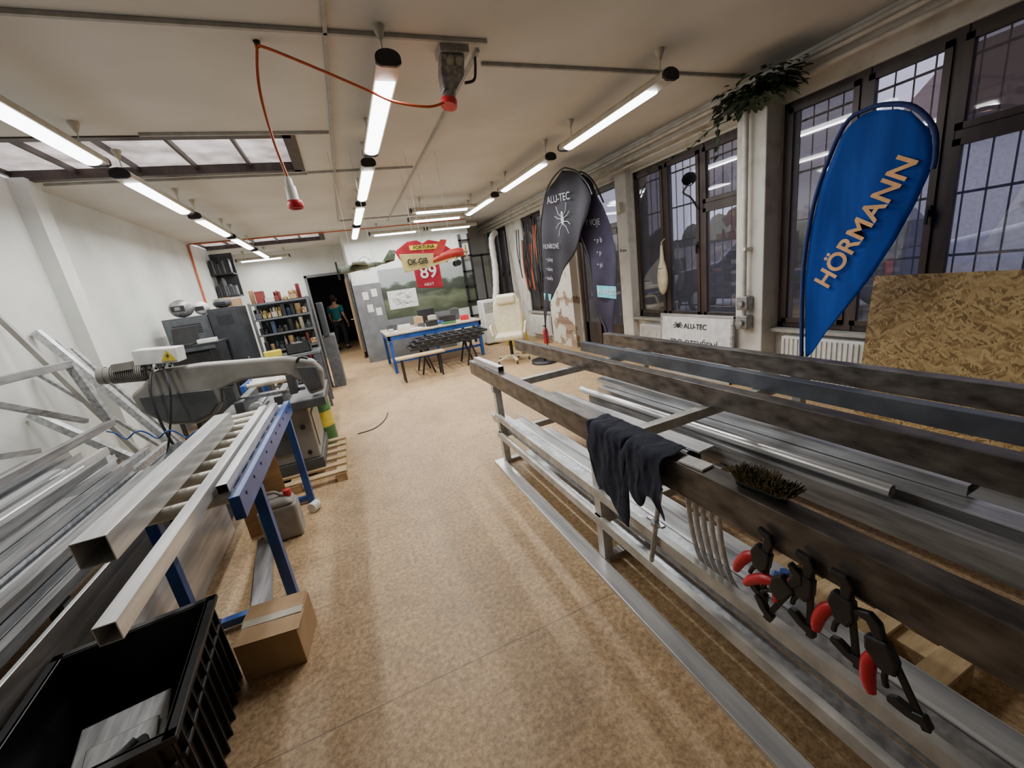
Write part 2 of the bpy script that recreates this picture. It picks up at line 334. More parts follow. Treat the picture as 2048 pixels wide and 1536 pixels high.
B().cyl((.17,11.5,1.05),(.1,11.5,1.05),.01).cyl((.1,11.5,1.05),(.1,11.62,1.05),.01).make('handle','alu',d)
ops=[(.3,3.0,.65,2.8),(3.32,5.25,.68,2.78),(5.55,6.95,0,2.78),(8.1,9.3,.67,2.85),(10.3,11.8,.67,2.85)]
b=B(); y=-3.6
for (a,c,z0,z1) in ops:
    b.box(XR,XR+.28,y,a,0,H); b.box(XR,XR+.28,a,c,z1,H)
    if z0>0: b.box(XR,XR+.28,a,c,0,z0)
    y=c
b.box(XR,XR+.28,y,12.2,0,H)
b.box(XR-.16,XR,-3.6,12,2.93,H)
S(b,'wall_right','grime')
S(B().box(XR-.22,XR,3.0,3.32,0,2.93),'trim_3','grime',bevel=.01)
S(B().box(XR-.1,XR,5.27,5.53,0,2.93),'trim_4','grime',bevel=.01)
S(B().box(XR-.16,XR,6.98,7.95,0,2.93),'trim_5','brick')
S(B().box(.27,2.5,10.33,10.4,0,.95).box(.27,.9,10.34,10.4,.95,1.86),'trim_6','greyp')
def window(n,y0,y1,z0,z1,cuts,trans=None,dark=()):
    b=B(); X0,X1=XR+.03,XR+.12
    f=.055
    b.box(X0,X1,y0,y1,z0,z0+f).box(X0,X1,y0,y1,z1-f,z1).box(X0,X1,y0,y0+f,z0,z1).box(X0,X1,y1-f,y1,z0,z1)
    ys=[y0+f]+list(cuts)+[y1-f]
    for c in cuts: b.box(X0-.01,X1,c-.035,c+.035,z0,z1)
    hs=[]
    for i in range(len(ys)-1):
        a=ys[i]+(.03 if i else 0); c=ys[i+1]-(.03 if i<len(ys)-2 else 0)
        zz=[(z0+f,z1-f)]
        if trans and i in trans[1]:
            b.box(X0-.01,X1,a,c,trans[0]-.035,trans[0]+.035); zz=[(z0+f,trans[0]-.03),(trans[0]+.03,z1-f)]
        for (p,q) in zz:
            w=.045; x0=X0-.025; x1=X0+.03
            b.mtl(0).box(x0,x1,a,c,p,p+w).box(x0,x1,a,c,q-w,q).box(x0,x1,a,a+w,p,q).box(x0,x1,c-w,c,p,q)
            b.mtl(3 if (i in dark or (p>1.9)) else 1).box(X0,X0+.006,a+w,c-w,p+w,q-w); b.mtl(0)
        hs.append((a+.02,(z0+z1)/2-.1))
    b.mtl(2).box(XR-.1,XR+.03,y0-.02,y1+.02,z0-.035,z0)
    w=S(b,'window_%d'%n,['frame','glass','conduit','glassd'])
    for (hy,hz) in hs: 
        B().box(X0-.04,X0-.025,hy-.012,hy+.012,hz-.04,hz+.04).box(X0-.065,X0-.045,hy-.008,hy+.008,hz-.1,hz+.01).make('handle','blackm',w)
    g=B(); yy=y0+.06
    while yy<y1: g.cyl((XR+.24,yy,z0),(XR+.24,yy,z1),.0065,6); yy+=.125
    for k in range(5): zz=z0+.15+k*(z1-z0-.3)/4; g.bar((XR+.24,y0,zz),(XR+.24,y1,zz),.006,.02)
    g.make('security_grille','grille',w)
window(1,.3,3.0,.65,2.8,[.95,1.77,2.33],(2.12,[0,1]),(3,))
window(2,3.32,5.25,.68,2.78,[4.0,4.62],(2.08,[0]),(2,))
window(4,8.1,9.3,.67,2.85,[8.7],None,(0,1))
window(5,10.3,11.8,.67,2.85,[10.8,11.3],None,(0,1))
d=B().box(XR+.03,XR+.12,5.55,5.63,0,2.78).box(XR+.03,XR+.12,6.87,6.95,0,2.78).box(XR+.03,XR+.12,5.55,6.95,2.7,2.78).box(XR+.02,XR+.12,5.55,6.95,2.1,2.18).box(XR+.02,XR+.1,6.2,6.28,0,2.1)
for a in (5.63,6.28): d.box(XR+.04,XR+.08,a,a+.6,0,.5).box(XR+.04,XR+.08,a,a+.1,0,2.1).box(XR+.04,XR+.08,a+.5,a+.6,0,2.1).box(XR+.04,XR+.08,a,a+.6,2.0,2.1)
d.mtl(1).box(XR+.055,XR+.06,5.7,6.85,.5,2.0); d.mtl(2).box(XR+.055,XR+.06,5.6,6.9,2.18,2.7)
S(d,'door_2',['frame','glassd','glass'])
# ---------------------------------------------------------------- fluorescent lamps
def lamp(L,label,group):
    r=T('fluorescent_lamp',label,'lamp',(0,0,0),group=group)
    b=B(); n=10; w=.07; h=.07; prof=[]
    for i in range(n+1): t=math.pi*i/n; prof.append((w*math.cos(t),h*math.sin(t)*.6+.01))
    b.prism([(x,0.03,z) for x,z in prof],(0,L-.06,0)).box(-w,w,.03,L-.03,-.02,.012)
    b.make('housing','creamp',r)
    d=B(); m=8; pts=[(.06*math.cos(math.pi+math.pi*i/m),-.02+.03*math.sin(math.pi+math.pi*i/m)) for i in range(m+1)]
    d.prism([(x,.22,z) for x,z in pts],(0,L-.34,0)); d.make('diffuser','tube',r)
    for y in (0,L-.03):
        c=B(); c.prism([(x*1.05,y,z*1.05) for x,z in prof]+[(-w*1.05,y,-.02),(-w*.6,y,-.035),(w*.6,y,-.035),(w*1.05,y,-.02)],(0,.03,0)); c.make('end_cap','blackm',r,bevel=.006)
    for y in (.12,L-.2):
        B().cyl((0,y,.05),(0,y,.2),.004,6).make('suspension_cord','creamp',r)
        B().lathe([(.004,0),(.012,0),(.035,.06),(.035,.07)],(0,y,.15)).make('ceiling_cup','creamp',r)
    return r
def light(x,y,z,L,rz,e):
    l=bpy.data.lights.new('tube_light','AREA'); l.shape='RECTANGLE'; l.size=.1; l.size_y=L-.35; l.energy=e; l.color=(1,.99,.965)
    o=bpy.data.objects.new('tube_light',l); o.location=(x,y,z); o.rotation_euler=(0,0,rz); C.objects.link(o)
LE=27
base=lamp(1.66,'long ceiling fluorescent lamp with black end caps on cords','rows of ceiling fluorescent lamps'); first=True
for x,ys in ((.55,(2.7,4.64,6.58,8.5)),(2.66,(2.72,4.66,6.6)),(-1.5,(2.75,4.7,6.62,8.5,10.45))):
    for y in ys:
        L=1.66
        if first: base.location=(x,y,2.88); first=False
        else: dup(base,(x,y,2.88))
        light(x,y+.85,2.82,L,0,LE)
sh=lamp(1.25,'short cross-mounted ceiling fluorescent lamp','cross-mounted ceiling lamps'); sh.location=(2.65,7.5,2.88); sh.rotation_euler=(0,0,math.pi/2)
dup(sh,(-1.0,12.4,2.88)); light(-1.0-.6,12.4,2.82,1.0,math.pi/2,12)
dup(sh,(2.75,8.4,2.88)); dup(sh,(3.4,9.85,2.88)); dup(sh,(2.1,9.85,2.88))
for x,y in ((2.0,7.5),(2.1,8.4),(2.8,9.85),(1.5,9.85)): light(x,y,2.82,1.25,math.pi/2,12)
# ---------------------------------------------------------------- ceiling conduits and cables
G='surface conduits on the ceiling'
for p,q in [((-2.5,2.92,3.087),(1.25,2.88,3.087)),((.25,1.9,3.087),(.27,9.1,3.087)),((1.3,3.15,3.087),(3.95,3.15,3.087)),((1.22,2.98,3.087),(1.28,9.6,3.087)),((-1.2,4.44,3.087),(.23,4.44,3.087)),((-.05,5.70,3.087),(1.2,5.64,3.087)),((-2.45,5.74,3.087),(-.05,5.74,3.087)),((.3,9.1,3.087),(3,9.1,3.087))]:
    B().bar(p,q,.022,.022).make('conduit','conduit',label='thin white plastic conduit fixed to the ceiling',cat='conduit',group=G)
G='pipes along the window wall'
for x,z,r,y0 in ((4.08,2.9,.022,-3.5),(4.02,2.97,.018,-3.5),(4.1,3.04,.02,-3.5),(4.05,2.82,.014,3.3)):
    B().cyl((x,y0,z),(x,11.9,z),r,10).make('pipe','pipe',label='white painted pipe running along the window wall',cat='pipe',group=G)
B().pipe([(4.0,3.16,2.88),(4.0,3.16,2.7),(4.0,3.16,.72)],.03,10).box(3.97,4.07,3.12,3.2,1.5,1.53).make('downpipe','pipe',label='white vertical pipe clamped to the pier',cat='pipe')
for z in (.95,.74):
    B().obox((4.02,3.16,z),(.1,.13,.15)).cyl((3.97,3.16,z),(3.93,3.16,z),.04).make('electric_meter','alud',label='small grey meter box on the pier pipe',cat='meter',bevel=.008,group='meter boxes')
B().pipe([(-2.57,10.2,3.06),(-2.57,10.15,2.5),(-2.57,10.1,1.6)],.02,8).pipe([(-2.5,10.25,3.06),(-.5,10.28,3.07),(1.2,10.2,3.06),(3.2,10.1,3.06)],.012,8).make('orange_conduit','orange',label='orange cable conduit along the far ceiling edge',cat='cable')
c=T('extension_cable','orange cable with a white plug hanging from the ceiling','cable',(-.12,3.05,3.08))
B().pipe([(.95,2.97,2.78),(.81,2.95,2.735),(.59,2.95,2.76),(.44,2.95,2.82),(.15,3.0,2.96),(-.1,3.04,3.07),(-.13,3.05,3.05),(-.17,3.05,2.85),(-.17,3.08,2.6),(-.145,3.1,2.39)],.0085,8,smooth_pts=8).make('cable','orange',c)
B().lathe([(.012,0),(.02,-.01),(.024,-.05),(.032,-.06),(.034,-.13),(.038,-.14)],(-.145,3.1,2.39)).make('plug_body','white',c)
B().lathe([(.038,0),(.046,-.01),(.046,-.045),(.04,-.05),(.03,-.05),(.03,-.01)],(-.14,3.1,2.25)).make('plug_collar','red',c)
B().lathe([(.0,0),(.02,0),(.012,-.03)],(-.12,3.05,3.1)).make('hook','blackm',c)
c=T('ceiling_socket','grey industrial socket with red cover under a mounting bar','socket',(1.03,3.0,3.08))
B().box(.94,1.14,2.93,3.07,3.05,3.098).make('mounting_plate','conduit',c,bevel=.004)
B().prism([(.95,2.95,3.05),(1.11,2.95,3.05),(1.09,2.95,2.93),(1.02,2.95,2.84),(.93,2.95,2.84),(.93,2.95,2.95)],(0,.1,0)).make('socket_body','alud',c,bevel=.01)
B().cyl((.98,3,2.85),(.965,2.99,2.79),.045,18).make('socket_neck','alud',c)
B().cyl((.965,2.99,2.79),(.955,2.985,2.75),.055,20).make('red_cover','red',c)
for k in (0,1): B().cyl((1.0+.06*k,2.95,3.0),(1.0+.06*k,2.935,3.0),.024,16).make('outlet','creamp',c)
B().pipe([(1.1,3,2.9),(1.17,3,2.92),(1.2,3.02,3.0),(1.22,3.05,3.08)],.01,8,smooth_pts=5).make('black_lead','black',c)
# ---------------------------------------------------------------- right trestle rack
ys=(3.13,1.64,.15,-1.35)
t=T('steel_trestle_table','long welded grey steel trestle table frame','table',(1.8,1,0))
for y in ys:
    for x in (1.03,2.6):
        B().tube((x,y,.03),(x,y,.66),.055,.055,.004).make('leg','weld',t)
    B().bar((.99,y,.69),(2.66,y,.69),.055,.055).make('crossbar','weld',t)
    B().bar((.99,y,.27),(2.66,y,.27),.05,.05).make('lower_crossbar','weld',t)
    B().bar((1.03,y,.015),(1.62,y,.015),.055,.03).make('foot_bar','weld',t)
B().tube((1.0,-1.9,.44),(1.0,3.16,.44),.03,.05,.003).make('side_rail','weld',t)
B().tube((1.0,-1.9,.27),(1.0,3.16,.27),.03,.05,.003).make('side_rail','weld',t)
G='dark steel beams across the trestle'
def beam(x,y0,y1,w,h,m,lab):
    B().tube((x,y0,.72+h/2),(x,y1,.72+h/2),w,h,.005).make('steel_beam',m,label=lab,cat='beam',group=G,bevel=.006,seg=3)
beam(1.035,-2.2,3.75,.08,.13,'steel','raw dark steel box beam nearest the walkway')
beam(1.82,-2.2,4.46,.08,.12,'steel','raw dark steel box beam on the trestle')
beam(2.23,-2.2,3.65,.06,.095,'steelb','bluish dark steel box beam on the trestle')
beam(2.58,-2.2,3.72,.08,.12,'steel','raw dark steel box beam nearest the windows')
B().tube((1.05,3.0,.875),(1.035,3.62,.875),.05,.045,.003).make('aluminium_tube','alub',label='short square aluminium tube on a dark beam',cat='metal tube')
G='aluminium stock on the lower shelf of the trestle'
z0=.297
def stock(kind,p,q,w,h,m,lab,g=G,nm='aluminium_profile'):
    b=B()
    if kind=='tube': b.tube(p,q,w,h,.003)
    elif kind=='round': b.ring(p,q,w/2,w/2-.003,18); nm='round_tube'
    elif kind=='flat': b.bar(p,q,w,h); nm='flat_bar'
    else:
        t_=.004; p=V(p);q=V(q); d=(q-p).normalized(); s=V((d.y,-d.x,0)).normalized()
        b.bar(p-V((0,0,h/2)),q-V((0,0,h/2)),w,t_); b.bar(p+s*w/2,q+s*w/2,t_,h)
        nm='angle_profile'
        if kind=='u': b.bar(p-s*w/2,q-s*w/2,t_,h); nm='channel_profile'
    return b.make(nm,m,label=lab,cat='metal profile',group=g)
stock('tube',(1.12,-2,z0+.035),(1.1,3.45,z0+.035),.1,.06,'galv','galvanised box profile on the lower shelf')
stock('u',(1.24,-2,z0+.03),(1.21,3.3,z0+.03),.1,.055,'alub','bright aluminium channel on the lower shelf')
stock('flat',(1.36,.9,z0+.006),(1.34,2.9,z0+.006),.08,.01,'alu','flat aluminium bar on the lower shelf')
stock('tube',(1.66,1.5,z0+.05),(1.62,3.3,z0+.05),.1,.1,'alud','dull aluminium box profile on the lower shelf')
stock('flat',(1.83,1.68,z0+.115),(1.70,3.45,z0+.115),.13,.012,'alub','pair of bright flat bars on the lower shelf')
stock('tube',(1.80,1.75,z0+.05),(1.78,3.3,z0+.05),.12,.1,'alu','wide aluminium profile on the lower shelf')
stock('round',(2.02,.86,z0+.16),(1.9,3.2,z0+.16),.06,.06,'alub','round aluminium tube on the lower shelf')
stock('tube',(2.0,-1.8,z0+.065),(1.96,3.1,z0+.065),.1,.12,'alud','dull aluminium box profile on the lower shelf')
stock('tube',(2.27,.7,z0+.17),(2.2,3.3,z0+.17),.12,.05,'alu','wide aluminium profile on the lower shelf')
stock('tube',(2.17,-1.8,z0+.07),(2.15,3.2,z0+.07),.14,.14,'alu','dull aluminium box profile on the lower shelf')
stock('l',(2.42,.3,z0+.07),(2.40,3.3,z0+.07),.12,.12,'alub','aluminium angle profile on the lower shelf')
B().bar((.95,-1.5,.012),(.965,3.18,.012),.09,.024).make('flat_bar','alub',label='long bright flat aluminium bar lying on the floor',cat='metal profile',bevel=.002)
B().tube((1.2,-1.5,.062),(1.19,3.0,.062),.06,.06,.003).make('galvanised_tube','galv',label='galvanised square tube on the floor under the trestle',cat='metal profile')
# cloth
b=B(); ny,nt=26,22; vs=[]
for i in range(ny+1):
    u=i/ny; y=1.60-.52*u
    if u<.55: dz=.36*(1-.15*math.sin(u*9)) 
    else: dz=.22+.04*math.sin(u*20)
    if u<.05: dz*=.5
    for j in range(nt+1):
        s=j/nt; tot=.12+dz; d=s*tot; fold=.012*math.sin(i*1.25)+.006*math.sin(i*2.3+j*.3)
        if d<.12: x=1.085-d; z=.862+abs(fold)*.5
        else:
            k=d-.12; x=.975-.012-abs(fold)-.015*min(k*6,1); z=.862-k
        yy=y+ (.07*u*(d-.12) if d>.12 else 0) - .22*max(d-.12,0)*.6 + .01*math.sin(j*.8+i)
        vs.append((x,yy,z))
b.add(vs,[(i*(nt+1)+j,(i+1)*(nt+1)+j,(i+1)*(nt+1)+j+1,i*(nt+1)+j+1) for i in range(ny) for j in range(nt)],True)
b.make('work_shirt','navy',label='crumpled navy work shirt draped over the beam',cat='shirt',solid=.006,sub=1)
B().obox((1.035,1.0,.855),(.06,.1,.008),(0,0,.1)).make('white_plate','paper',label='small white plate lying on the beam',cat='plate',bevel=.001)
# brush
r=T('hand_brush','black bristled hand brush resting on the beam','brush',(1.05,.76,.85))
B().obox((1.05,.76,.862),(.04,.15,.02),(0,0,.1)).make('handle','blackm',r,bevel=.008)
b=B()
for i in range(900):
    a=R(-.075,.075); c=R(-.018,.018); p=V((1.05-a*.1+c,.755+a,.868)); dr=V((c*14+R(-.3,.3)-.15,a*4+R(-.3,.3)-.3,.7)).normalized()
    b.cyl(p,p+dr*R(.045,.065)*(1-abs(a)*1.5),.0026,4,.0012,caps=False)
b.make('bristles','bristle',r)
# clamps
def clamp():
    r=T('bar_clamp','black quick clamp with a bulky red grip hanging on the beam','clamp',(0,0,0),group='quick clamps on the dark beam')
    B().prism([(-.013,-.028,.03),(-.013,.02,.035),(-.013,.03,0),(-.013,.012,-.045),(-.013,-.02,-.05),(-.013,-.032,-.02)],(.026,0,0)).make('body','black',r,bevel=.006)
    B().bar((0,-.015,.06),(0,-.04,-.16),.007,.016,(0,1,0)).make('bar','blackm',r,bevel=.001)
    B().prism([(-.009,-.02,.03),(-.009,.0,.03),(-.009,.005,.07),(-.009,.03,.08),(-.009,.03,.093),(-.009,-.01,.093),(-.009,-.025,.07)],(.018,0,0)).make('fixed_jaw','black',r,bevel=.004)
    B().prism([(-.010,-.05,-.12),(-.010,-.028,-.12),(-.010,.0,-.105),(-.010,.02,-.11),(-.010,.022,-.123),(-.010,-.01,-.14),(-.010,-.055,-.15)],(.02,0,0)).make('sliding_jaw','black',r,bevel=.004)
    B().pipe([(0,.01,-.01),(0,.03,-.03),(0,.045,-.06),(0,.055,-.095),(0,.058,-.125)],[.012,.015,.017,.017,.016,.014,.011],12,smooth_pts=4).make('grip','red',r)
    B().pipe([(0,.0,-.04),(0,.012,-.065),(0,.016,-.09)],.007,8,smooth_pts=3).make('trigger','black',r)
    return r
k=clamp(); k.location=(.975,.70,.69); k.rotation_euler=(math.radians(12),0,0)
for loc,th in (((.968,.63,.64),30),((.975,.485,.69),-2),((.975,.40,.63),-22),((.975,.58,.685),5)):
    dup(k,loc,(math.radians(th),0,0))
# bent rods
for i in range(5):
    y=1.07-.035*i
    B().pipe([(1.10,y+.05,.64),(1.09,y+.045,.68),(1.07,y+.01,.695),(1.05,y-.015,.67),(1.045,y-.03,.58),(1.045,y-.05,.5),(1.05,y-.07,.44),(1.06,y-.1,.40),(1.08,y-.14,.385)],.009,10,smooth_pts=5).make('bent_rod','alub',label='bent galvanised steel rod leaning under the beam',cat='metal rod',group='bent rods leaning under the beam')
r=T('screw_prop','thin steel screw prop with a wing nut','metal rod',(1.02,1.15,.3))
B().cyl((.975,1.12,.715),(.97,1.19,.33),.010,10).make('rod','galv',r); B().cyl((.972,1.15,.55),(.972,1.153,.53),.022,6).obox((.972,1.152,.545),(.02,.09,.01)).make('wing_nut','galv',r,bevel=.002)
B().obox((1.24,.80,.385),(.07,.09,.04),(0,0,.4)).cyl((1.24,.80,.40),(1.24,.80,.44),.015).make('blue_clamp_block','blue',label='small blue clamp block on the lower shelf',cat='clamp',bevel=.01)
def pallet(name,x0,x1,y0,y1,z,lab):
    r=T(name,lab,'pallet',((x0+x1)/2,(y0+y1)/2,z)); n=max(3,int((y1-y0)/.16))
    for i in range(3): x=x0+.05+(x1-x0-.1)*i/2; B().box(x-.045,x+.045,y0,y1,z,z+.075).make('runner','wood',r,bevel=.003)
    for i in range(n): y=y0+.045+(y1-y0-.09)*i/(n-1); B().box(x0,x1,y-.042,y+.042,z+.075,z+.095).make('slat','wood',r,bevel=.002)
    return r
pallet('wooden_pallet',1.35,2.0,.45,1.12,0,'small light wooden pallet under the trestle')
pallet('wooden_pallet',-1.2,-.32,3.75,4.80,0,'wooden pallet under the band saw')
B().pipe([(2.85+.06*math.sin(i*.3),2.3-.03*i,.07) for i in range(34)],[.07 if i%2 else .058 for i in range(34)],14).make('corrugated_hose','black',label='black corrugated drainage hose lying on the floor',cat='hose')
# ---------------------------------------------------------------- left roller table
def roller_table(x0,x1,y0,y1,zt,legs,lab,nr):
    r=T('roller_table',lab,'roller table',((x0+x1)/2,(y0+y1)/2,0))
    for x in (x0,x1): B().box(x-.022,x+.022,y0,y1,zt-.11,zt).make('side_rail','blue',r,bevel=.003)
    for i in range(nr):
        y=y0+.1+(y1-y0-.2)*i/(nr-1)
        B().cyl((x0+.025,y,zt-.03),(x1-.025,y,zt-.03),.03,16).make('roller','roller',r)
    b=B()
    for i in range(nr):
        y=y0+.1+(y1-y0-.2)*i/(nr-1); b.cyl((x1+.022,y,zt-.032),(x1+.026,y,zt-.032),.009,8)
    b.make('axle_bolts','blackm',r)
    for y in legs:
        for x in (x0,x1): B().box(x-.025,x+.025,y-.025,y+.025,0,zt-.11).make('leg','blue',r,bevel=.002)
        B().box(x0+.025,x1-.025,y-.02,y+.02,.02,.06).make('foot_brace','blue',r)
    return r
roller_table(-1.07,-.62,1.92,3.72,.85,(2.26,3.52),'blue steel roller table carrying aluminium tubes',10)
roller_table(-1.25,-.75,5.2,6.5,.82,(5.4,6.3),'second blue roller table behind the band saw',8)
B().tube((-.955,1.64,.902),(-.945,3.25,.902),.1,.1,.004).make('square_tube','alub',label='large square aluminium tube on the roller table',cat='metal tube',bevel=.003)
B().tube((-.725,1.17,.88),(-.735,3.45,.88),.05,.055,.003).make('square_tube','alub',label='long slim square aluminium tube on the roller table',cat='metal tube',bevel=.002)
B().tube((-.668,1.98,.875),(-.672,3.5,.875),.045,.045,.003).make('square_tube','alu',label='shorter slim aluminium tube with dark open end',cat='metal tube',bevel=.002)
B().obox((-.86,3.2,.32),(.3,.02,.62),(0,0,.2)).make('plywood_sheet','ply',label='brown plywood sheet standing under the roller table',cat='board')
B().bar((-.80,2.32,.015),(-.9,3.1,.015),.1,.03).make('flat_bar','alud',label='flat aluminium bar on the floor under the table',cat='metal profile')
G='aluminium sheets standing on edge'
for i,(x,y0,y1,h) in enumerate(((-1.37,.3,3.05,.5),(-1.41,.2,3.15,.44),(-1.17,2.0,3.4,.42),(-1.22,2.05,3.3,.46))):
    B().obox((x,(y0+y1)/2,h/2+.002),(.022,y1-y0,h),(0,.0,0)).make('aluminium_sheet','alub' if i%2==0 else 'alud',label='aluminium sheet standing on its long edge',cat='metal sheet',group=G,bevel=.002)
r=T('profile_storage_rack','grey steel stand carrying piled aluminium stock','rack',(-2,2.5,0))
for y in (.8,2.3,3.7):
    B().box(-2.58,-2.52,y-.03,y+.03,0,1.1).make('upright','alud',r); B().box(-2.52,-1.5,y-.03,y+.03,.41,.465).make('support_arm','alud',r); B().box(-1.56,-1.5,y-.03,y+.03,0,.41).make('leg','alud',r)
G='piled aluminium profiles against the wall'
kinds=['tube','round','l','u','flat','tube']
labs={'tube':'square aluminium tube in the pile by the wall','round':'round metal tube in the pile by the wall','l':'aluminium angle profile in the pile by the wall','u':'aluminium channel in the pile by the wall','flat':'flat aluminium bar in the pile by the wall'}
for row,(xa,xb,z) in enumerate(((-2.4,-1.5,.50),(-2.42,-1.6,.57),(-2.42,-1.7,.64),(-2.44,-1.85,.71),(-2.44,-2.0,.78))):
    x=xa
    while x<xb:
        w=random.choice((.05,.06,.045,.08)); kd=random.choice(kinds); h=.05 if kd!='flat' else .02; x+=w/2
        ye=R(3.2,4.6)-row*.12; y0=R(.2,.6); xx=x+R(-.005,.005)
        stock(kd,(xx,y0,z+h/2-.03),(xx,ye,z+h/2-.03),w if kd!='round' else .048,h,random.choice(('alu','alub','alud','alu','galv')),labs[kd],G)
        x+=w/2+.012
G='metal lengths leaning against the wall'
for i,(p,q,w) in enumerate([((-1.85,5.3,.02),(-2.55,5.3,1.5),.06),((-1.75,4.97,.02),(-2.56,4.93,1.7),.07),((-1.7,4.86,.02),(-2.56,4.72,1.35),.05),((-1.9,4.62,.02),(-2.56,4.55,1.9),.045),((-1.9,5.15,.02),(-2.56,5.15,1.6),.06),((-1.65,4.45,.02),(-2.56,4.45,1.05),.07)]):
    (B().tube(p,q,w,w*.8,.003) if i%2 else B().bar(p,q,w,.025)).make('leaning_bar',('alud','alu','alud','sawgrey')[i%4],label='metal bar leaning against the white wall',cat='metal profile',group=G)
for i,(p,q,w) in enumerate([((-2.25,4.45,.90),(-2.56,3.4,1.55),.045),((-2.3,3.9,.84),(-2.56,2.7,1.15),.05)]):
    B().tube(p,q,w,w*.8,.003).make('leaning_bar','alu' if i%2 else 'alud',label='metal bar propped on the pile against the wall',cat='metal profile',group='bars propped on the pile')
def frame_rect(x,y0,y1,z0,z1,w,m,lab,tilt=0):
    b=B(); b.bar((x,y0,z0),(x,y1,z0),w,w).bar((x-tilt,y0,z1),(x-tilt,y1,z1),w,w).bar((x,y0,z0),(x-tilt,y0,z1),w,w).bar((x,y1,z0),(x-tilt,y1,z1),w,w)
    b.make('rectangular_gate',m,label=lab,cat='gate',bevel=.003)
frame_rect(-2.05,3.0,4.35,.86,1.40,.055,'alud','rectangular aluminium gate standing on the profile pile',.1)
b=B(); b.pipe([(-2.48,3.98+.14*math.cos(t/24*2*math.pi),1.93+.15*math.sin(t/24*2*math.pi)) for t in range(25)],.012,8); b.make('rubber_ring','rubber',label='black rubber ring hanging on the wall',cat='ring')
# crate
r=T('plastic_crate','large black ribbed plastic stacking crate','crate',(0,0,0)); W,Ln,Hh=.24,.31,.42
b=B(); b.box(-W,W,-Ln,Ln,0,.012)
for s in(-1,1):
    b.box(s*W-(.006),s*W+(.006),-Ln,Ln,0,Hh); b.box(-W,W,s*Ln-.006,s*Ln+.006,0,Hh)
b.make('body','black',r,bevel=.002)
b=B()
for s in(-1,1):
    b.box(s*W-.02+s*.012,s*W+.02+s*.012,-Ln-.03,Ln+.03,Hh-.02,Hh); b.box(-W-.03,W+.03,s*Ln-.02+s*.012,s*Ln+.02+s*.012,Hh-.02,Hh)
    b.box(s*(W+.012)-.01,s*(W+.012)+.01,-Ln,Ln,Hh-.12,Hh-.105); b.box(-W,W,s*(Ln+.012)-.01,s*(Ln+.012)+.01,Hh-.12,Hh-.105)
b.make('rim','black',r,bevel=.003)
b=B()
for s in(-1,1):
    for i in range(9): y=-Ln+.03+i*(2*Ln-.06)/8; b.box(s*(W+.012)-.011,s*(W+.012)+.011,y-.004,y+.004,0,Hh-.02)
    for i in range(7): x=-W+.03+i*(2*W-.06)/6; b.box(x-.004,x+.004,s*(Ln+.012)-.011,s*(Ln+.012)+.011,0,Hh-.02)
b.make('ribs','black',r)
r.location=(-1.05,1.58,0); r.rotation_euler=(0,0,math.radians(5))
B().obox((-1.07,1.54,.12),(.26,.36,.16),(.12,.05,.2)).obox((-1.05,1.5,.205),(.2,.2,.01),(.12,.05,.2)).make('grey_case','alud',label='grey metal case lying inside the black crate',cat='box',bevel=.006)
B().obox((-1.0,1.46,.245),(.12,.06,.03),(.1,0,.5)).cyl((-1.04,1.43,.25),(-.98,1.49,.26),.015).make('work_glove','tarp',label='grey work glove lying inside the crate',cat='glove',bevel=.012)
r=T('cardboard_box','closed brown cardboard box on the floor','box',(-.65,1.95,0))
B().obox((-.645,1.95,.095),(.26,.25,.19),(0,0,-.12)).make('body','card',r,bevel=.003)
B().obox((-.645,2.02,.193),(.265,.12,.004),(0,0,-.12)).obox((-.645,1.885,.194),(.265,.125,.004),(0,.01,-.12)).make('flap','card',r)
B().obox((-.645,1.95,.1975),(.262,.045,.002),(0,0,-.12)).make('packing_tape','creamp',r)
B().obox((-.514,1.97,.1),(.002,.09,.07),(0,0,-.12)).make('shipping_label','paper',r)
r=T('canister','grey plastic canister with a red screw cap','canister',(-.77,3.1,0))
B().obox((-.76,3.08,.13),(.25,.17,.26)).prism([(-.885,2.995,.26),(-.635,2.995,.26),(-.68,3.02,.31),(-.85,3.02,.31)],(0,.15,0)).make('body','can',r,bevel=.025,seg=3)
B().pipe([(-.84,3.08,.30),(-.83,3.08,.345),(-.76,3.08,.35),(-.72,3.08,.31)],.012,8,smooth_pts=4).make('handle','can',r)
B().cyl((-.68,3.08,.30),(-.68,3.08,.345),.026,16).make('cap','red',r)
B().cyl((-.6,3.3,.04),(-.56,3.36,.04),.04,14).make('white_cup','white',label='white cup lying on its side on the floor',cat='cup')
# ---------------------------------------------------------------- band saw
r=T('band_saw','grey horizontal metal band saw with tilted bow','band saw',(-.9,4.3,.095))
b=B().box(-1.08,-.52,4.0,4.75,.2,.7); b.make('base_cabinet','sawgrey',r,bevel=.012)
B().box(-1.1,-.5,3.98,4.77,.096,.2).make('plinth','sawdark',r,bevel=.006)
B().box(-.535,-.508,4.1,4.65,.28,.62).make('cabinet_door','sawgrey',r,bevel=.004)
B().cyl((-.6,3.995,.52),(-.6,3.985,.52),.022,14).cyl((-.6,3.995,.27),(-.6,3.985,.27),.02,14).make('front_knobs','black',r)
B().box(-.98,-.72,3.99,4.0,.3,.62).make('front_panel','sawdark',r)
B().box(-1.2,-.35,3.92,4.78,.7,.78).box(-.75,-.68,3.95,4.6,.78,.86).box(-1.05,-.98,3.95,4.6,.78,.88).make('vise_bed','sawdark',r,bevel=.008)
B().cyl((-.86,3.78,.82),(-.86,4.3,.82),.015).cyl((-.86,3.8,.82),(-.86,3.77,.82),.06,20).make('vise_screw','galv',r)
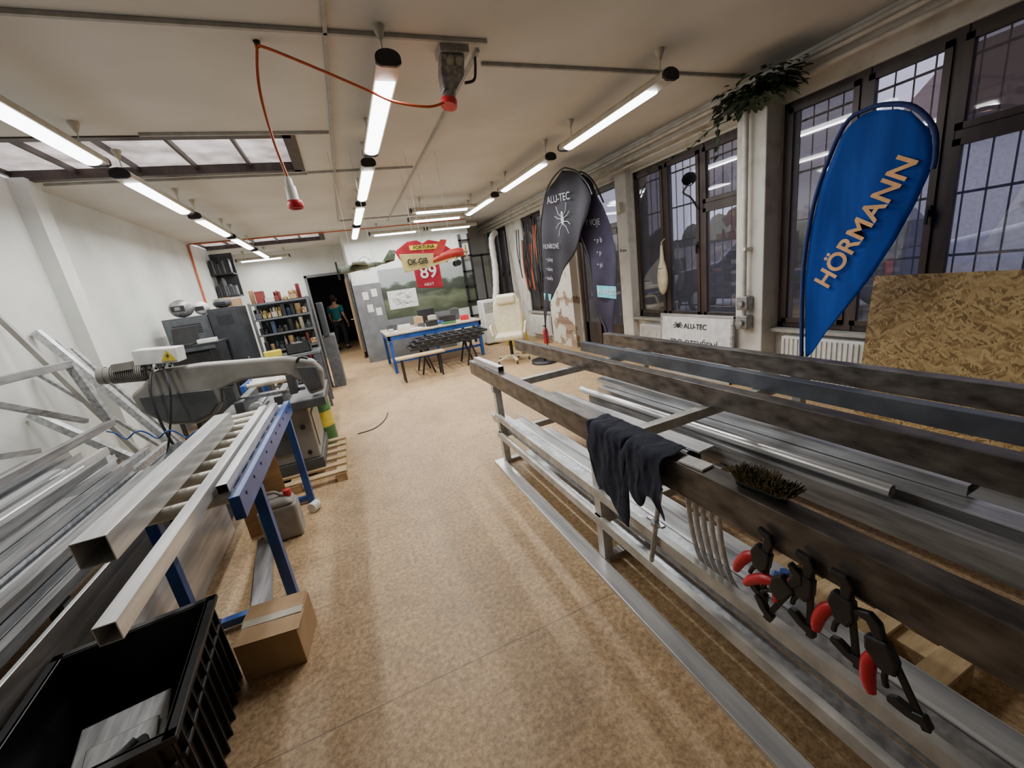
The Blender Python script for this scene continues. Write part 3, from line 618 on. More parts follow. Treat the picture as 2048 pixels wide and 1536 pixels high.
bow=[(-1.5,1.26),(-1.2,1.25),(-.95,1.22),(-.6,1.18),(-.37,1.11),(-.31,1.0),(-.34,.82),(-.47,.80),(-.5,.93),(-.62,1.02),(-.95,1.05),(-1.12,1.0),(-1.14,.9),(-1.22,.80),(-1.36,.76),(-1.54,.80),(-1.69,.95),(-1.71,1.1),(-1.62,1.16)]
B().prism([(x,4.0,z) for x,z in bow],(0,.14,0)).make('saw_bow','sawgrey',r,bevel=.025,seg=3)
B().prism([(-1.66,3.985,1.08),(-1.17,3.985,1.03),(-1.16,3.985,.9),(-1.24,3.985,.82),(-1.36,3.985,.785),(-1.52,3.985,.82),(-1.65,3.985,.96)],(0,.03,0)).make('wheel_guard','sawdark',r,bevel=.012,seg=3)
B().prism([(-.36,3.985,1.05),(-.34,3.985,.85),(-.46,3.985,.83),(-.52,3.985,1.08)],(0,.03,0)).make('wheel_guard','sawdark',r,bevel=.012,seg=3)
B().bar((-1.15,4.08,.88),(-.5,4.08,.86),.004,.03).make('blade','galv',r)
B().box(-.62,-.56,4.0,4.14,.84,1.02).make('blade_guide','sawdark',r,bevel=.005); B().box(-1.1,-1.03,4.0,4.14,.86,1.02).make('blade_guide','sawdark',r,bevel=.005)
m=B().cyl((-1.84,4.1,1.28),(-1.56,4.1,1.25),.062,20)
for i in range(18): x=-1.80+i*.013; m.cyl((x,4.1,1.276-i*.0014),(x+.004,4.1,1.2755-i*.0014),.074,20)
m.cyl((-1.88,4.1,1.285),(-1.84,4.1,1.28),.07,20).box(-1.76,-1.64,4.02,4.1,1.3,1.36); m.make('motor','sawgrey',r)
cb=B().obox((-1.45,4.06,1.37),(.28,.2,.12),(0,.1,0)); cb.make('control_box','white',r,bevel=.008)
b=B(); b.prism([(-1.42,3.955,1.325),(-1.32,3.955,1.316),(-1.365,3.955,1.41)],(0,.003,0)); b.make('warning_sign','yellow',r)
B().prism([(-1.365,3.953,1.385),(-1.38,3.953,1.357),(-1.368,3.953,1.358),(-1.375,3.953,1.34),(-1.358,3.953,1.365),(-1.368,3.953,1.365)],(0,.002,0)).make('lightning_mark','lblack',r)
for i in range(5): B().cyl((-1.55+i*.045,3.93,1.28),(-1.55+i*.045,3.99,1.31),.011,8).make('cable_gland','black',r)
B().pipe([(-1.5,3.95,1.27),(-1.52,3.85,1.1),(-1.5,3.8,.8),(-1.45,3.85,.5),(-1.3,3.95,.3)],.01,8,smooth_pts=6).pipe([(-1.42,3.95,1.27),(-1.4,3.86,1.1),(-1.46,3.82,.85),(-1.55,3.8,.6)],.008,8,smooth_pts=6).make('power_cable','black',r)
B().pipe([(-.5,4.0,1.12),(-.46,3.95,1.16),(-.4,3.95,1.14)],.012,8,smooth_pts=4).make('bow_handle','black',r)
DX,DY=-.53,4.95
r=T('oil_drum','green drum with a yellow band','drum',(DX,DY,0))
B().lathe([(0,.0),(.12,0),(.125,.01),(.12,.03),(.12,.2),(.125,.21),(.12,.22),(.12,.42),(.125,.43),(.12,.44),(.12,.6),(.125,.61),(.11,.6),(0,.6)],(DX,DY,0),(0,0,1),24).make('body','green',r)
B().lathe([(.1225,.23),(.1225,.41)],(DX,DY,0),(0,0,1),24).make('yellow_band','yellow',r)
B().ball((DX,DY,.63),(.07,.07,.04)).make('rag','paper',r)
B().pipe([(-.2,5.0,.007),(.0,5.05,.007),(.15,5.3,.007),(.22,5.6,.007)],.006,6,smooth_pts=6).make('floor_cable','black',label='thin black cable lying on the floor',cat='cable')
b=B()
vs=[];n=16
for i in range(n+1):
    for j in range(n+1):
        x=-1.50+.28*i/n; y=3.3+.45*j/n; e=math.sin(math.pi*i/n)*math.sin(math.pi*j/n)
        vs.append((x,y,.55+.2*e+.03*math.sin(i*1.7)*math.cos(j*1.3)*e))
b.add(vs,[(i*(n+1)+j,(i+1)*(n+1)+j,(i+1)*(n+1)+j+1,i*(n+1)+j+1) for i in range(n) for j in range(n)],True); b.box(-1.49,-1.23,3.31,3.74,0,.56)
b.make('swarf_sack','tarp',label='dark grey sack of swarf beside the band saw',cat='sack',bevel=.01)
B().pipe([(-1.75+.03*i,3.62+.02*math.sin(i*1.1),.9-.008*i+.03*math.cos(i*1.1)) for i in range(20)],.006,6,smooth_pts=3).make('coiled_air_hose','blue',label='coiled blue air hose near the band saw',cat='hose')
# ---------------------------------------------------------------- far left furniture
r=T('computer_stand','black computer stand with shelves','stand',(-1.95,6.5,0))
for z in (1.3,.93,.5): B().box(-2.3,-1.6,6.25,6.8,z-.03,z).make('shelf','black',r,bevel=.003)
for x in (-2.28,-1.62):
    for y in (6.27,6.78): B().box(x-.02,x+.02,y-.02,y+.02,0,1.27).make('leg','black',r)
r=T('laptop','open black laptop on the computer stand','laptop',(-2.05,6.45,1.3))
B().obox((-2.05,6.45,1.310),(.34,.24,.018),(0,0,-.3)).make('base','black',r,bevel=.004)
B().obox((-2.02,6.6,1.42),(.34,.012,.22),(-.25,0,-.3)).make('screen','black',r,bevel=.004)
B().box(-2.2,-1.75,6.4,6.7,.932,1.2).make('printer','black',label='black printer on the middle shelf',cat='printer',bevel=.02)
B().obox((-1.75,6.42,1.326),(.2,.14,.05)).make('document_tray','white',label='white paper tray on the stand',cat='tray',bevel=.004)
def locker(x0,x1,y0,y1,z,m,lab):
    r=T('locker_cabinet',lab,'cabinet',((x0+x1)/2,y0,0),group='grey lockers'); B().box(x0,x1,y0,y1,0,z).make('body',m,r,bevel=.006)
    B().box(x0+.02,x1-.02,y0-.015,y0,.1,z-.03).make('door',m,r,bevel=.004); B().box(x1-.06,x1-.045,y0-.035,y0-.015,z*.5,z*.5+.1).make('handle','alu',r)
    b=B()
    for i in range(5): b.box(x0+.1,x1-.1,y0-.02,y0-.014,z-.12-.03*i,z-.105-.03*i)
    b.make('vent','black',r)
locker(-2.42,-1.87,7.2,7.75,1.66,'lock','tall grey metal locker beside the wall'); locker(-1.86,-1.46,7.2,7.75,1.72,'lock2','dark grey metal locker next to the shelving')
for p,s,mm in (((-2.2,7.4,1.79),(.15,.17,.13),'alud'),((-1.98,7.5,1.76),(.1,.12,.1),'white'),((-1.68,7.4,1.79),(.12,.14,.07),'tarp')):
    r=T('welding_helmet','welding helmet stored on top of the locker','helmet',(p[0],p[1],p[2]-s[2]),group='helmets on the locker')
    B().ball(p,s).make('shell',mm,r); B().obox((p[0],p[1]-s[1]*.9,p[2]),(s[0]*1.1,.02,s[2]*.6)).make('visor','black',r,bevel=.004)
SX0,SX1=-1.44,-.56
def shelving(x0,x1,y0,y1,z,lv,lab):
    r=T('metal_shelving',lab,'shelving',((x0+x1)/2,(y0+y1)/2,0))
    for x in (x0,x1):
        for y in (y0,y1): B().box(x-.018,x+.018,y-.018,y+.018,0,z).make('upright','shelfm',r)
    for k in lv: B().box(x0+.018,x1-.018,y0,y1,k-.03,k).make('shelf','shelfm',r)
    B().box(x0,x1,y1+.02,y1+.025,0,z).make('back_panel','lock',r)
lv=(.3,.62,.92,1.2,1.46,1.72); shelving(SX0,SX1,7.9,8.4,1.74,lv,'grey metal shelving crammed with tools and boxes')
G='assorted workshop items on the shelving'
cols=['card','dullred','dullblue','black','lock','dullyel','alud','black','lock2','card','tarp','creamp','sawdark','black','tarp','sawgrey','lock']
for k in lv:
    x=SX0+.03
    while x<SX1-.06:
        w=R(.045,.11); h=R(.10,.22) if k<1.7 else R(.07,.26); c=random.choice(cols if k<1.7 else ['card','card','dullred','black','paper','lock','tarp']); t=random.random(); y=7.91+R(0,.06)
        if k>1.7: w*=1.4
        if x+w>SX1-.02: break
        xc=x+w/2; x+=w+.004
        if t<.3: B().lathe([(0,0),(w*.42,0),(w*.42,h*.9),(w*.44,h*.92),(w*.4,h),(0,h)],(xc,y+w*.5,k+.001),(0,0,1),14).make('tin_can',c,label='round tin stored on the metal shelving',cat='can',group=G)
        elif t<.6:
            h*=.75; b=B(); b.box(xc-w/2,xc+w/2,y,y+.28,k,k+.008).box(xc-w/2,xc-w/2+.006,y,y+.28,k,k+h).box(xc+w/2-.006,xc+w/2,y,y+.28,k,k+h).box(xc-w/2,xc+w/2,y+.27,y+.28,k,k+h).box(xc-w/2,xc+w/2,y,y+.006,k,k+h*.6)
            b.ball((xc,y+.1,k+h*.7),(w*.35,.08,h*.45),n=7,m=4); b.make('storage_bin',c,label='open storage bin on the metal shelving',cat='bin',group=G)
        elif t<.85: B().box(xc-w/2+.003,xc+w/2-.003,y,y+.25,k+.001,k+h*.92).box(xc-w/2,xc+w/2,y-.003,y+.253,k+h*.8,k+h*.93).make('storage_box',c,label='lidded box on the metal shelving',cat='box',group=G,bevel=.003)
        else: B().lathe([(0,0),(w*.3,0),(w*.3,h*.6),(w*.1,h*.8),(w*.1,h),(0,h)],(xc,y+.08,k+.001),(0,0,1),12).make('spray_bottle',c,label='bottle stored on the metal shelving',cat='bottle',group=G)
for x,w,h in ((-1.82,.2,.15),(-1.6,.12,.12)): 
    r=T('carton','brown carton on top of the dark locker','box',(x,7.6,1.72),group='cartons on the locker'); B().box(x,x+w,7.56,7.68,1.721,1.72+h).make('body','card',r,bevel=.004); B().box(x,x+w,7.61,7.63,1.72+h,1.722+h).make('packing_tape','creamp',r)
r=T('work_table','low grey table in front of the shelving','table',(-1,6.9,0))
B().box(-1.4,-.5,6.75,7.3,.86,.9).make('table_top','shelfm',r,bevel=.004)
for x in (-1.37,-.53):
    for y in (6.78,7.27): B().box(x-.02,x+.02,y-.02,y+.02,0,.86).make('leg','lock',r)
b=B().box(-.95,-.62,6.85,7.15,.901,.911)
for a in ((-.95,-.94,6.85,7.15),(-.63,-.62,6.85,7.15),(-.95,-.62,6.85,6.86),(-.95,-.62,7.14,7.15)): b.box(*a,.901,1.05)
b.make('tool_crate','black',label='black plastic tool crate on the table',cat='crate')
B().obox((-1.15,6.95,.951),(.24,.16,.1),(0,0,.2)).make('drill_case','yellow',label='yellow power tool case on the table',cat='case',bevel=.015)
B().obox((-.8,6.98,1.0),(.14,.2,.12),(0,0,.3)).make('battery_charger','sawdark',label='grey charger inside the tool crate',cat='charger',bevel=.01)
B().box(-.5,-.3,8.2,8.9,0,.98).make('grey_cupboard','lock',label='grey cupboard beside the shelving',cat='cupboard',bevel=.006)
B().obox((-.42,8.4,1.29),(.1,.5,.62)).make('tall_case','lock2',label='dark tall case on top of the cupboard',cat='case',bevel=.02)
r=T('wall_rack','black wall rack crowded with tools','rack',(-2.4,11.4,2.0))
B().box(-2.59,-2.15,11.2,11.6,2.0,2.03).make('shelf','black',r); B().box(-2.59,-2.15,11.2,11.6,2.5,2.53).make('shelf','black',r); B().box(-2.59,-2.15,11.58,11.62,2.0,3.0).make('back_panel','black',r)
for i in range(8):
    x=-2.57+.05*i
    for k in (2.031,2.531): B().box(x,x+.042,11.22,11.4,k,k+R(.15,.42)).make('tool_case',random.choice(['lock','black','tarp','lock2','black']),label='dark case stored on the wall rack',cat='case',group='cases on the black wall rack',bevel=.004)
# ---------------------------------------------------------------- blue workbench
r=T('blue_workbench','blue steel workbench with a light top','workbench',(1.6,9,0))
B().box(.62,2.62,8.25,9.7,.76,.79).make('bench_top','topw',r,bevel=.004)
B().box(.64,2.6,8.27,8.32,.67,.76).box(.64,2.6,9.63,9.68,.67,.76).box(.64,.69,8.27,9.68,.67,.76).box(2.55,2.6,8.27,9.68,.67,.76).make('apron_frame','blue',r)
for x in (.68,1.6,2.55):
    for y in (8.3,9.65): B().box(x-.03,x+.03,y-.03,y+.03,0,.67).make('leg','blue',r)
B().box(.7,2.55,8.32,8.36,.2,.25).make('stretcher','blue',r)
r=T('wooden_bench','low wooden bench with dark legs','bench',(.9,7.4,0))
B().box(.62,1.5,7.2,7.48,.42,.45).make('seat','wood',r,bevel=.004)
for x in (.72,1.4):
    for y in (7.24,7.44): B().box(x-.015,x+.015,y-.015,y+.015,0,.42).make('leg','blackm',r)
G='black steel grid frames stacked on trestles'
for i in range(3):
    b=B(); z=.515+.06*i; x0,x1,y0,y1=.95+.08*i,2.3+.08*i,7.52,8.15
    for y in (y0,y1,(y0+y1)/2): b.box(x0,x1,y-.02,y+.02,z-.02,z+.02)
    for k in range(9): x=x0+(x1-x0)*k/8; b.box(x-.015,x+.015,y0,y1,z-.02,z+.02)
    b.make('steel_grid','black',label='black steel grid panel stacked horizontally',cat='grid panel',group=G,bevel=.003)
for x in (1.2,2.1):
    b=B().box(x-.02,x+.02,7.5,8.1,.44,.49)
    for y in (7.55,8.05): b.bar((x,y,.44),(x-.12,y,0.01),.03,.03).bar((x,y,.44),(x+.12,y,0.01),.03,.03)
    b.make('saw_trestle','blackm',label='low dark metal trestle under the grid panels',cat='trestle',group='low trestles')
for (x,y,w,d_,h,c,nm,lb) in [(.8,8.6,.2,.28,.02,'paper','paper_sheet','loose paper sheets on the workbench'),(1.08,8.9,.26,.2,.1,'white','plastic_tub','white tub on the workbench'),(1.25,8.45,.25,.16,.03,'paper','paper_sheet','white paper on the workbench'),(1.62,8.6,.22,.16,.12,'black','tool_case','black tool case on the workbench'),(2.05,9.0,.35,.25,.14,'black','tool_case','large black tool case on the workbench'),(2.38,8.7,.18,.18,.1,'red','red_box','red box on the workbench'),(1.45,9.2,.16,.2,.2,'card','carton','brown carton on the workbench'),(1.95,8.42,.3,.1,.04,'green','level_tool','green tool on the workbench'),(.85,9.2,.18,.18,.12,'tarp','dark_bag','dark bag on the workbench'),(.74,8.32,.1,.1,.1,'white','coffee_mug','white mug on the workbench'),(1.42,8.75,.14,.1,.09,'lock','power_drill','grey power tool on the workbench'),(2.3,9.2,.2,.18,.25,'sawdark','tool_case','grey upright case on the workbench'),(1.75,9.15,.18,.14,.18,'creamp','plastic_tub','cream tub on the workbench'),(1.82,8.75,.1,.2,.06,'blue','power_drill','blue tool on the workbench')]:
    B().obox((x,y,.791+h/2),(w,d_,h),(0,0,R(-.3,.3))).obox((x,y,.79+h*1.02),(w*.5,d_*.3,h*.1),(0,0,0)).make(nm,c,label=lb,cat=nm.replace('_',' '),bevel=min(.01,h*.2))
r=T('office_chair','cream leather executive swivel chair','chair',(0,0,0))
B().obox((0,0,.47),(.5,.5,.11)).make('seat','cream',r,bevel=.045,seg=4)
B().prism([(-.25,.22,.5),(.25,.22,.5),(.27,.26,.8),(.25,.31,1.05),(.17,.33,1.2),(-.17,.33,1.2),(-.25,.31,1.05),(-.27,.26,.8)],(0,.1,.0)).make('backrest','cream',r,bevel=.035,seg=4)
B().obox((0,.3,1.1),(.34,.1,.16),(-.1,0,0)).make('headrest','cream',r,bevel=.04,seg=4)
for s in(-1,1): B().pipe([(s*.27,.2,.5),(s*.31,.15,.66),(s*.31,-.1,.68),(s*.28,-.18,.52)],.022,8,smooth_pts=5).make('armrest','cream',r)
B().cyl((0,0,.1),(0,0,.42),.03).make('gas_lift','blackm',r)
b=B()
for i in range(5): t=2*math.pi*i/5; b.bar((0,0,.12),(.3*math.cos(t),.3*math.sin(t),.07),.05,.03)
b.make('star_base','cream',r,bevel=.006)
for i in range(5): t=2*math.pi*i/5; B().cyl((.3*math.cos(t)-.015,.3*math.sin(t),.03),(.3*math.cos(t)+.015,.3*math.sin(t),.03),.03,12).make('caster','black',r)
r.location=(2.74,7.05,0); r.rotation_euler=(0,0,math.radians(-25)); r.scale=(1.05,1.05,1.05)
r=T('fire_extinguisher','red fire extinguisher standing by the wall','fire extinguisher',(4.02,8.1,0))
B().lathe([(0,0),(.055,0),(.06,.02),(.06,.28),(.04,.33),(.02,.35),(.02,.38),(0,.38)],(4.02,8.1,0)).make('cylinder_body','red',r); B().obox((4.02,8.1,.39),(.03,.1,.03)).pipe([(4.02,8.05,.39),(3.97,8.03,.3),(3.95,8.03,.12)],.008,6).make('valve_hose','black',r)
r=T('plastic_stool','yellow plastic step stool','stool',(3.55,8.6,0))
for s in(-1,1):
    B().prism([(3.55+s*.2,8.45,0),(3.55+s*.2,8.52,0),(3.55+s*.14,8.55,.63),(3.55+s*.14,8.48,.63)],(0,.06,0)).make('leg','yellow',r); B().prism([(3.55+s*.2,8.75,0),(3.55+s*.2,8.82,0),(3.55+s*.14,8.78,.63),(3.55+s*.14,8.72,.63)],(0,.06,0)).make('leg','yellow',r)
B().box(3.38,3.72,8.45,8.85,.62,.66).make('tread','yellow',r,bevel=.01)
B().lathe([(0,.03),(.14,.02),(.2,.02),(.22,.04),(.24,.06),(.24,0)],(3.1,6.4,0),(0,0,1),26).cyl((3.1,6.4,.02),(3.1,6.4,.12),.03).make('parasol_weight','black',label='black round weighted stand on the floor',cat='stand')
r=T('broom','straw broom standing near the chair','broom',(3.3,7.6,0))
b=B()
for i in range(90): a=R(-.12,.12); b.cyl((3.25+a*.5,7.6+a*.5,.3),(3.25+a*1.1+R(-.02,.02),7.6+a*1.1,.003),.004,4)
b.make('bristles','wood',r); B().cyl((3.25,7.6,.28),(3.45,7.8,1.3),.012).make('handle','wood',r)
r=T('air_conditioner','white portable air conditioner with hose','air conditioner',(3.2,9.5,0))
B().box(3.02,3.38,9.3,9.7,.04,1.1).make('body','white',r,bevel=.04,seg=3); b=B()
for i in range(7): b.box(3.06,3.34,9.29,9.305,.8+.035*i,.815+.035*i)
b.make('grille','alud',r); B().pipe([(3.4,9.6,.9),(3.6,9.8,1.2),(3.75,10.0,1.8),(3.8,10.1,2.5),(4.0,10.3,2.7)],[.08,.072]*20,14,smooth_pts=8).make('exhaust_hose','white',r)
for x in (3.08,3.32):
    for y in (9.36,9.64): B().cyl((x-.01,y,.02),(x+.01,y,.02),.02,10).make('caster','black',r)
B().box(.91,3.25,10.385,10.399,.95,2.14).make('landscape_poster','land',label='large printed green landscape poster on the wall',cat='poster')
r=T('drawing_sheet','white technical drawing pinned over the poster','drawing',(1.3,10.38,1.3)); B().box(1.02,1.72,10.378,10.385,1.18,1.62).make('sheet','paper',r); b=B()
for i in range(26): x=1.08+R(0,.5); z=1.24+R(0,.3); b.box(x,x+R(.03,.12),10.375,10.378,z,z+.006); b.box(x,x+.006,10.375,10.378,z,z+R(.02,.06))
b.make('drawing_lines','lblack',r)
for x,z in ((.45,1.5),(.5,1.2),(.66,1.55),(.68,1.1)): B().box(x,x+.13,10.335,10.34,z,z+.18).make('pinned_note','paper',label='white note pinned to the grey panel',cat='note',group='notes on the grey panel')
r=T('wall_clock','round white wall clock','clock',(.67,10.39,2.25)); B().cyl((.67,10.4,2.34),(.67,10.36,2.34),.13,28).make('face','white',r); B().ring((.67,10.4,2.34),(.67,10.35,2.34),.14,.125,28).make('rim','alud',r); B().bar((.67,10.355,2.34),(.67,10.355,2.43),.008,.004).bar((.67,10.355,2.34),(.73,10.355,2.36),.01,.004).make('hands','lblack',r)
b=B(); b.box(3.0,3.06,10.3,10.36,0,2.75).box(3.24,3.28,10.3,10.36,0,2.75)
for i in range(7): b.box(3.0,3.28,10.3,10.36,.3+.38*i,.34+.38*i)
b.make('ladder','blackm',label='dark metal ladder leaning on the wall',cat='ladder')
b=B()
for z in (1.0,2.2): b.box(3.38,4.1,10.9,10.94,z,z+.06)
for x in (3.4,3.75,4.08): b.box(x-.02,x+.02,10.9,10.94,0,2.26)
b.make('steel_gate','blackm',label='black steel gate standing in the alcove',cat='gate')
B().box(1.55,1.85,9.5,9.6,.791,1.1).box(1.5,1.9,9.49,9.52,.85,1.12).make('computer_monitor','black',label='black monitor on the workbench',cat='monitor',bevel=.01)
def yz(pts,y): return [(x,y,z) for x,z in pts]
r=T('sports_jersey','red sports jersey with yellow and white print','jersey',(1.2,6,1.6))
j=[(1.03,1.60),(1.40,1.56),(1.40,1.96),(1.53,1.90),(1.64,2.06),(1.46,2.20),(1.3,2.24),(1.22,2.20),(1.14,2.25),(1.0,2.24),(.81,2.13),(.88,1.97),(1.02,2.01)]
b=B(); n=len(j); cx=1.21; cz=1.93
b.prism(yz(j,6.0),(0,.03,0)).make('shirt','jersey',r,bevel=.01)
B().prism([(1.02,5.99,2.12),(1.42,5.99,2.105),(1.42,5.99,2.17),(1.02,5.99,2.185)],(0,.008,0)).make('sponsor_band','lyellow',r)
text('FORTUNA',.065,(1.22,5.985,2.145),(1,0,-.03),(0,0,1),'lblack',r,bold=.001)
text('89',.25,(1.22,5.985,1.80),(1,0,-.03),(0,0,1),'lwhite',r,bold=.004)
text('NEXT',.055,(1.2,5.985,1.63),(1,0,-.03),(0,0,1),'lwhite',r)
for x in (1.1,1.34): B().cyl((x,6.01,2.2),(x,6.01,3.098),.002,6).make('string','creamp',r)
r=T('model_biplane','yellow and red model aeroplane hanging on strings','model plane',(1.1,5,2))
B().pipe([(.98,5.15,1.90),(1.1,5.1,1.93),(1.28,5.0,1.98),(1.4,4.95,1.99),(1.47,4.92,1.99)],[.012,.012,.02,.03,.04,.045,.05,.055,.055,.055,.05,.04],12,smooth_pts=3).make('fuselage','rplane',r)
B().prism([(.68,4.75,2.03),(.70,4.75,1.83),(1.08,4.98,1.87),(1.12,5.0,2.02)],(0.01,.02,0)).make('wing','yplane',r,bevel=.006)
B().prism([(1.10,5.0,2.0),(1.22,5.02,1.98),(1.34,5.12,2.17),(1.26,5.12,2.18)],(0.01,.02,0)).make('wing','rplane',r,bevel=.006)
B().prism([(1.0,4.93,1.86),(1.4,4.93,1.93),(1.4,4.93,1.95),(1.0,4.93,1.89)],(0,.02,0)).make('yellow_stripe','yplane',r)
text('OK-GIB',.09,(.89,4.84,1.935),(1,.58,.02),(-.05,0,1),'lblack',r,bold=.002)
B().prism([(.97,5.14,1.9),(1.05,5.14,1.92),(.98,5.14,2.02),(.94,5.14,2.02)],(0,.01,0)).make('tail_fin','rplane',r)
for y in (4.86,5.0): B().cyl((1.37,y,1.87),(1.37,y+.02,1.87),.035,14).bar((1.37,y+.01,1.87),(1.38,4.94,1.95),.006,.006).make('wheel','black',r)
B().bar((1.5,4.91,1.91),(1.5,4.91,2.07),.006,.025).cyl((1.47,4.92,1.99),(1.52,4.90,1.99),.012).make('propeller','wood',r)
for x in (1.0,1.35): B().cyl((x,5.0,2.04),(x,5.02,3.138),.0018,6).make('string','creamp',r)
r.location.z-=.045
r=T('model_fighter','grey green camouflaged model aeroplane on strings','model plane',(.35,5,2))
B().pipe([(.66,5.1,2.0),(.5,5.05,1.98),(.3,5.0,1.97),(.1,4.95,1.95),(.03,4.93,1.94)],[.008,.015,.03,.04,.042,.035,.02],12,smooth_pts=3).make('fuselage','camo',r)
B().prism([(.18,4.7,1.99),(.30,4.7,1.99),(.36,5.0,1.97),(.32,5.45,2.0),(.24,5.45,2.0),(.16,5.0,1.97)],(0,0,.012)).make('wing','camol',r)
B().prism([(.56,4.95,2.0),(.64,4.95,2.0),(.66,5.1,2.0),(.64,5.25,2.0),(.58,5.25,2.0),(.54,5.1,2.0)],(0,0,.008)).make('tailplane','camo',r)
B().prism([(.52,5.08,1.99),(.67,5.1,2.0),(.7,5.1,2.11),(.63,5.1,2.12)],(0,.008,0)).make('tail_fin','camo',r)
B().bar((.02,4.93,1.85),(.02,4.93,2.04),.006,.02).make('propeller','black',r)
for x in (.2,.42): B().cyl((x,5.0,1.98),(x,5.0,3.138),.0018,6).make('string','creamp',r)
r.location.z-=.045
# ---------------------------------------------------------------- flags
def flag_mesh(out,x,wave,name,m,root,hem=None,thick=.003):
    zs=[p[1] for p in out]; z0,z1=min(zs),max(zs); n=40; rows=[]
    for i in range(n+1):
        z=z0+(z1-z0)*(.003+.994*i/n); xs=[]
        for k in range(len(out)):
            a=out[k]; c=out[(k+1)%len(out)]
            if (a[1]-z)*(c[1]-z)<0: xs.append(a[0]+(c[0]-a[0])*(z-a[1])/(c[1]-a[1]))
        if len(xs)>=2: rows.append((z,min(xs),max(xs)))
    b=B(); m_=14; vs=[]
    for (z,a,c) in rows:
        for j in range(m_+1): y=a+(c-a)*j/m_; vs.append((x+wave*math.sin(y*11+z*2.3)+wave*.6*math.sin(z*5),y,z))
    b.add(vs,[(i*(m_+1)+j,i*(m_+1)+j+1,(i+1)*(m_+1)+j+1,(i+1)*(m_+1)+j) for i in range(len(rows)-1) for j in range(m_)],True)
    return b.make(name,m,root,solid=thick)
X=3.6
r=T('beach_flag','blue teardrop promotional flag with orange lettering','flag',(X,2.26,0))
out=[(2.24,.55),(2.272,1.21),(2.25,1.6),(2.19,1.92),(2.05,2.27),(1.93,2.335),(1.81,2.32),(1.67,2.25),(1.56,2.10),(1.535,1.95),(1.54,1.87),(1.60,1.68),(1.685,1.46),(1.80,1.22),(1.925,1.01),(2.08,.78),(2.2,.56)]
flag_mesh(out,X,.010,'flag_cloth','flagblue',r,thick=.001)
B().pipe([(X,2.262,.12),(X,2.27,.6),(X,2.29,1.21),(X,2.265,1.6),(X,2.2,1.94),(X,2.06,2.29),(X,1.93,2.35),(X,1.8,2.335),(X,1.66,2.265),(X,1.55,2.11),(X,1.525,1.95),(X,1.53,1.87)],.016,8,smooth_pts=4).make('pole_sleeve','flagedge',r)
B().cyl((X,2.26,0),(X,2.262,.6),.012,10).make('pole','blackm',r); B().box(X-.2,X+.2,2.24,2.28,0,.02).box(X-.02,X+.02,2.06,2.46,0,.02).make('cross_base','blackm',r)
xd=V((0,-.44,.725)).normalized(); yd=V((0,.725,.44)).normalized()
text('HÖRMANN',.18,(X-.022,1.885,1.57),xd,yd,'lorange',r,bold=.004,sx=1.02,ext=.0002)
X=3.35
r=T('beach_flag','black teardrop promotional flag with white lettering','flag',(X,6.71,0))
out=[(6.7,.6),(6.62,1.43),(6.52,2.0),(6.43,2.33),(6.2,2.68),(5.95,2.87),(5.59,2.95),(5.4,2.9),(5.2,2.8),(4.98,2.6),(4.9,2.45),(5.0,2.23),(5.25,1.98),(5.44,1.82),(5.9,1.5),(6.2,1.25),(6.5,.9),(6.66,.6)]
flag_mesh(out,X,.025,'flag_cloth','flagblk',r); 
B().pipe([(X,6.72,.0),(X,6.72,.6),(X,6.64,1.43),(X,6.54,2.0),(X,6.45,2.34),(X,6.22,2.7),(X,5.96,2.89),(X,5.6,2.97),(X,5.4,2.92),(X,5.19,2.82),(X,4.97,2.62),(X,4.88,2.47)],.013,8,smooth_pts=4).make('pole_sleeve','black',r)
B().box(X-.2,X+.2,6.7,6.74,0,.02).box(X-.02,X+.02,6.5,6.92,0,.02).make('cross_base','blackm',r)
text('ALU-TEC',.15,(X-.045,5.72,2.60),(0,-1,-.10),(0,.0,1),'lgrey',r,bold=.0005,sx=1.15)
sb=B(); cx,cz=5.65,2.28
sb.ball((X-.045,cx,cz),(.004,.045,.07)).ball((X-.045,cx,cz+.095),(.004,.032,.032))
for s in(-1,1):
    for k,(a,c,e,f) in enumerate(((.11,.11,.15,.22),(.14,.045,.21,.09),(.14,-.04,.21,-.09),(.09,-.11,.15,-.21))):
        sb.pipe([(X-.045,cx,cz+.04-.03*k),(X-.045,cx+s*a,cz+c),(X-.045,cx+s*e,cz+f)],.006,5)
sb.make('spider_emblem','lgrey',r)
text('HLINÍKOVÉ',.11,(X-.045,6.1,1.95),(0,-1,-.1),(0,0,1),'lgrey',r,sx=.95)
for i,w in enumerate(('• ploty','• okna','• dveře')): text(w,.09,(X-.045,6.2+.04*i,1.75-.15*i),(0,-1,-.1),(0,0,1),'lgrey',r)
B().prism([(X-.03,6.58,1.2),(X-.03,6.3,1.18),(X-.03,6.35,1.06),(X-.03,6.58,1.08)],(.004,0,0)).make('cyan_block','cyan',r)
X=3.55
r=T('beach_flag','dark violet translucent promotional flag behind the black one','flag',(X,5.0,0))
out=[(5.05,.3),(5.3,.9),(5.35,1.5),(5.55,2.0),(5.75,2.5),(5.6,2.82),(5.4,2.85),(5.15,2.66),(4.95,2.35),(4.82,2.05),(4.72,1.6),(4.75,1.15),(4.87,.7),(4.97,.3)]
flag_mesh(out,X,.02,'flag_cloth','flagpur',r)
B().pipe([(X,5.01,.0),(X,5.05,.5),(X,5.33,1.0),(X,5.38,1.5),(X,5.58,2.0),(X,5.78,2.5),(X,5.62,2.84),(X,5.4,2.87),(X,5.13,2.68),(X,4.93,2.37)],.012,8,smooth_pts=4).make('pole_sleeve','black',r)
text('Ý VOJE',.12,(X-.04,5.17,2.15),(0,-1,-.1),(0,0,1),'lgrey',r)
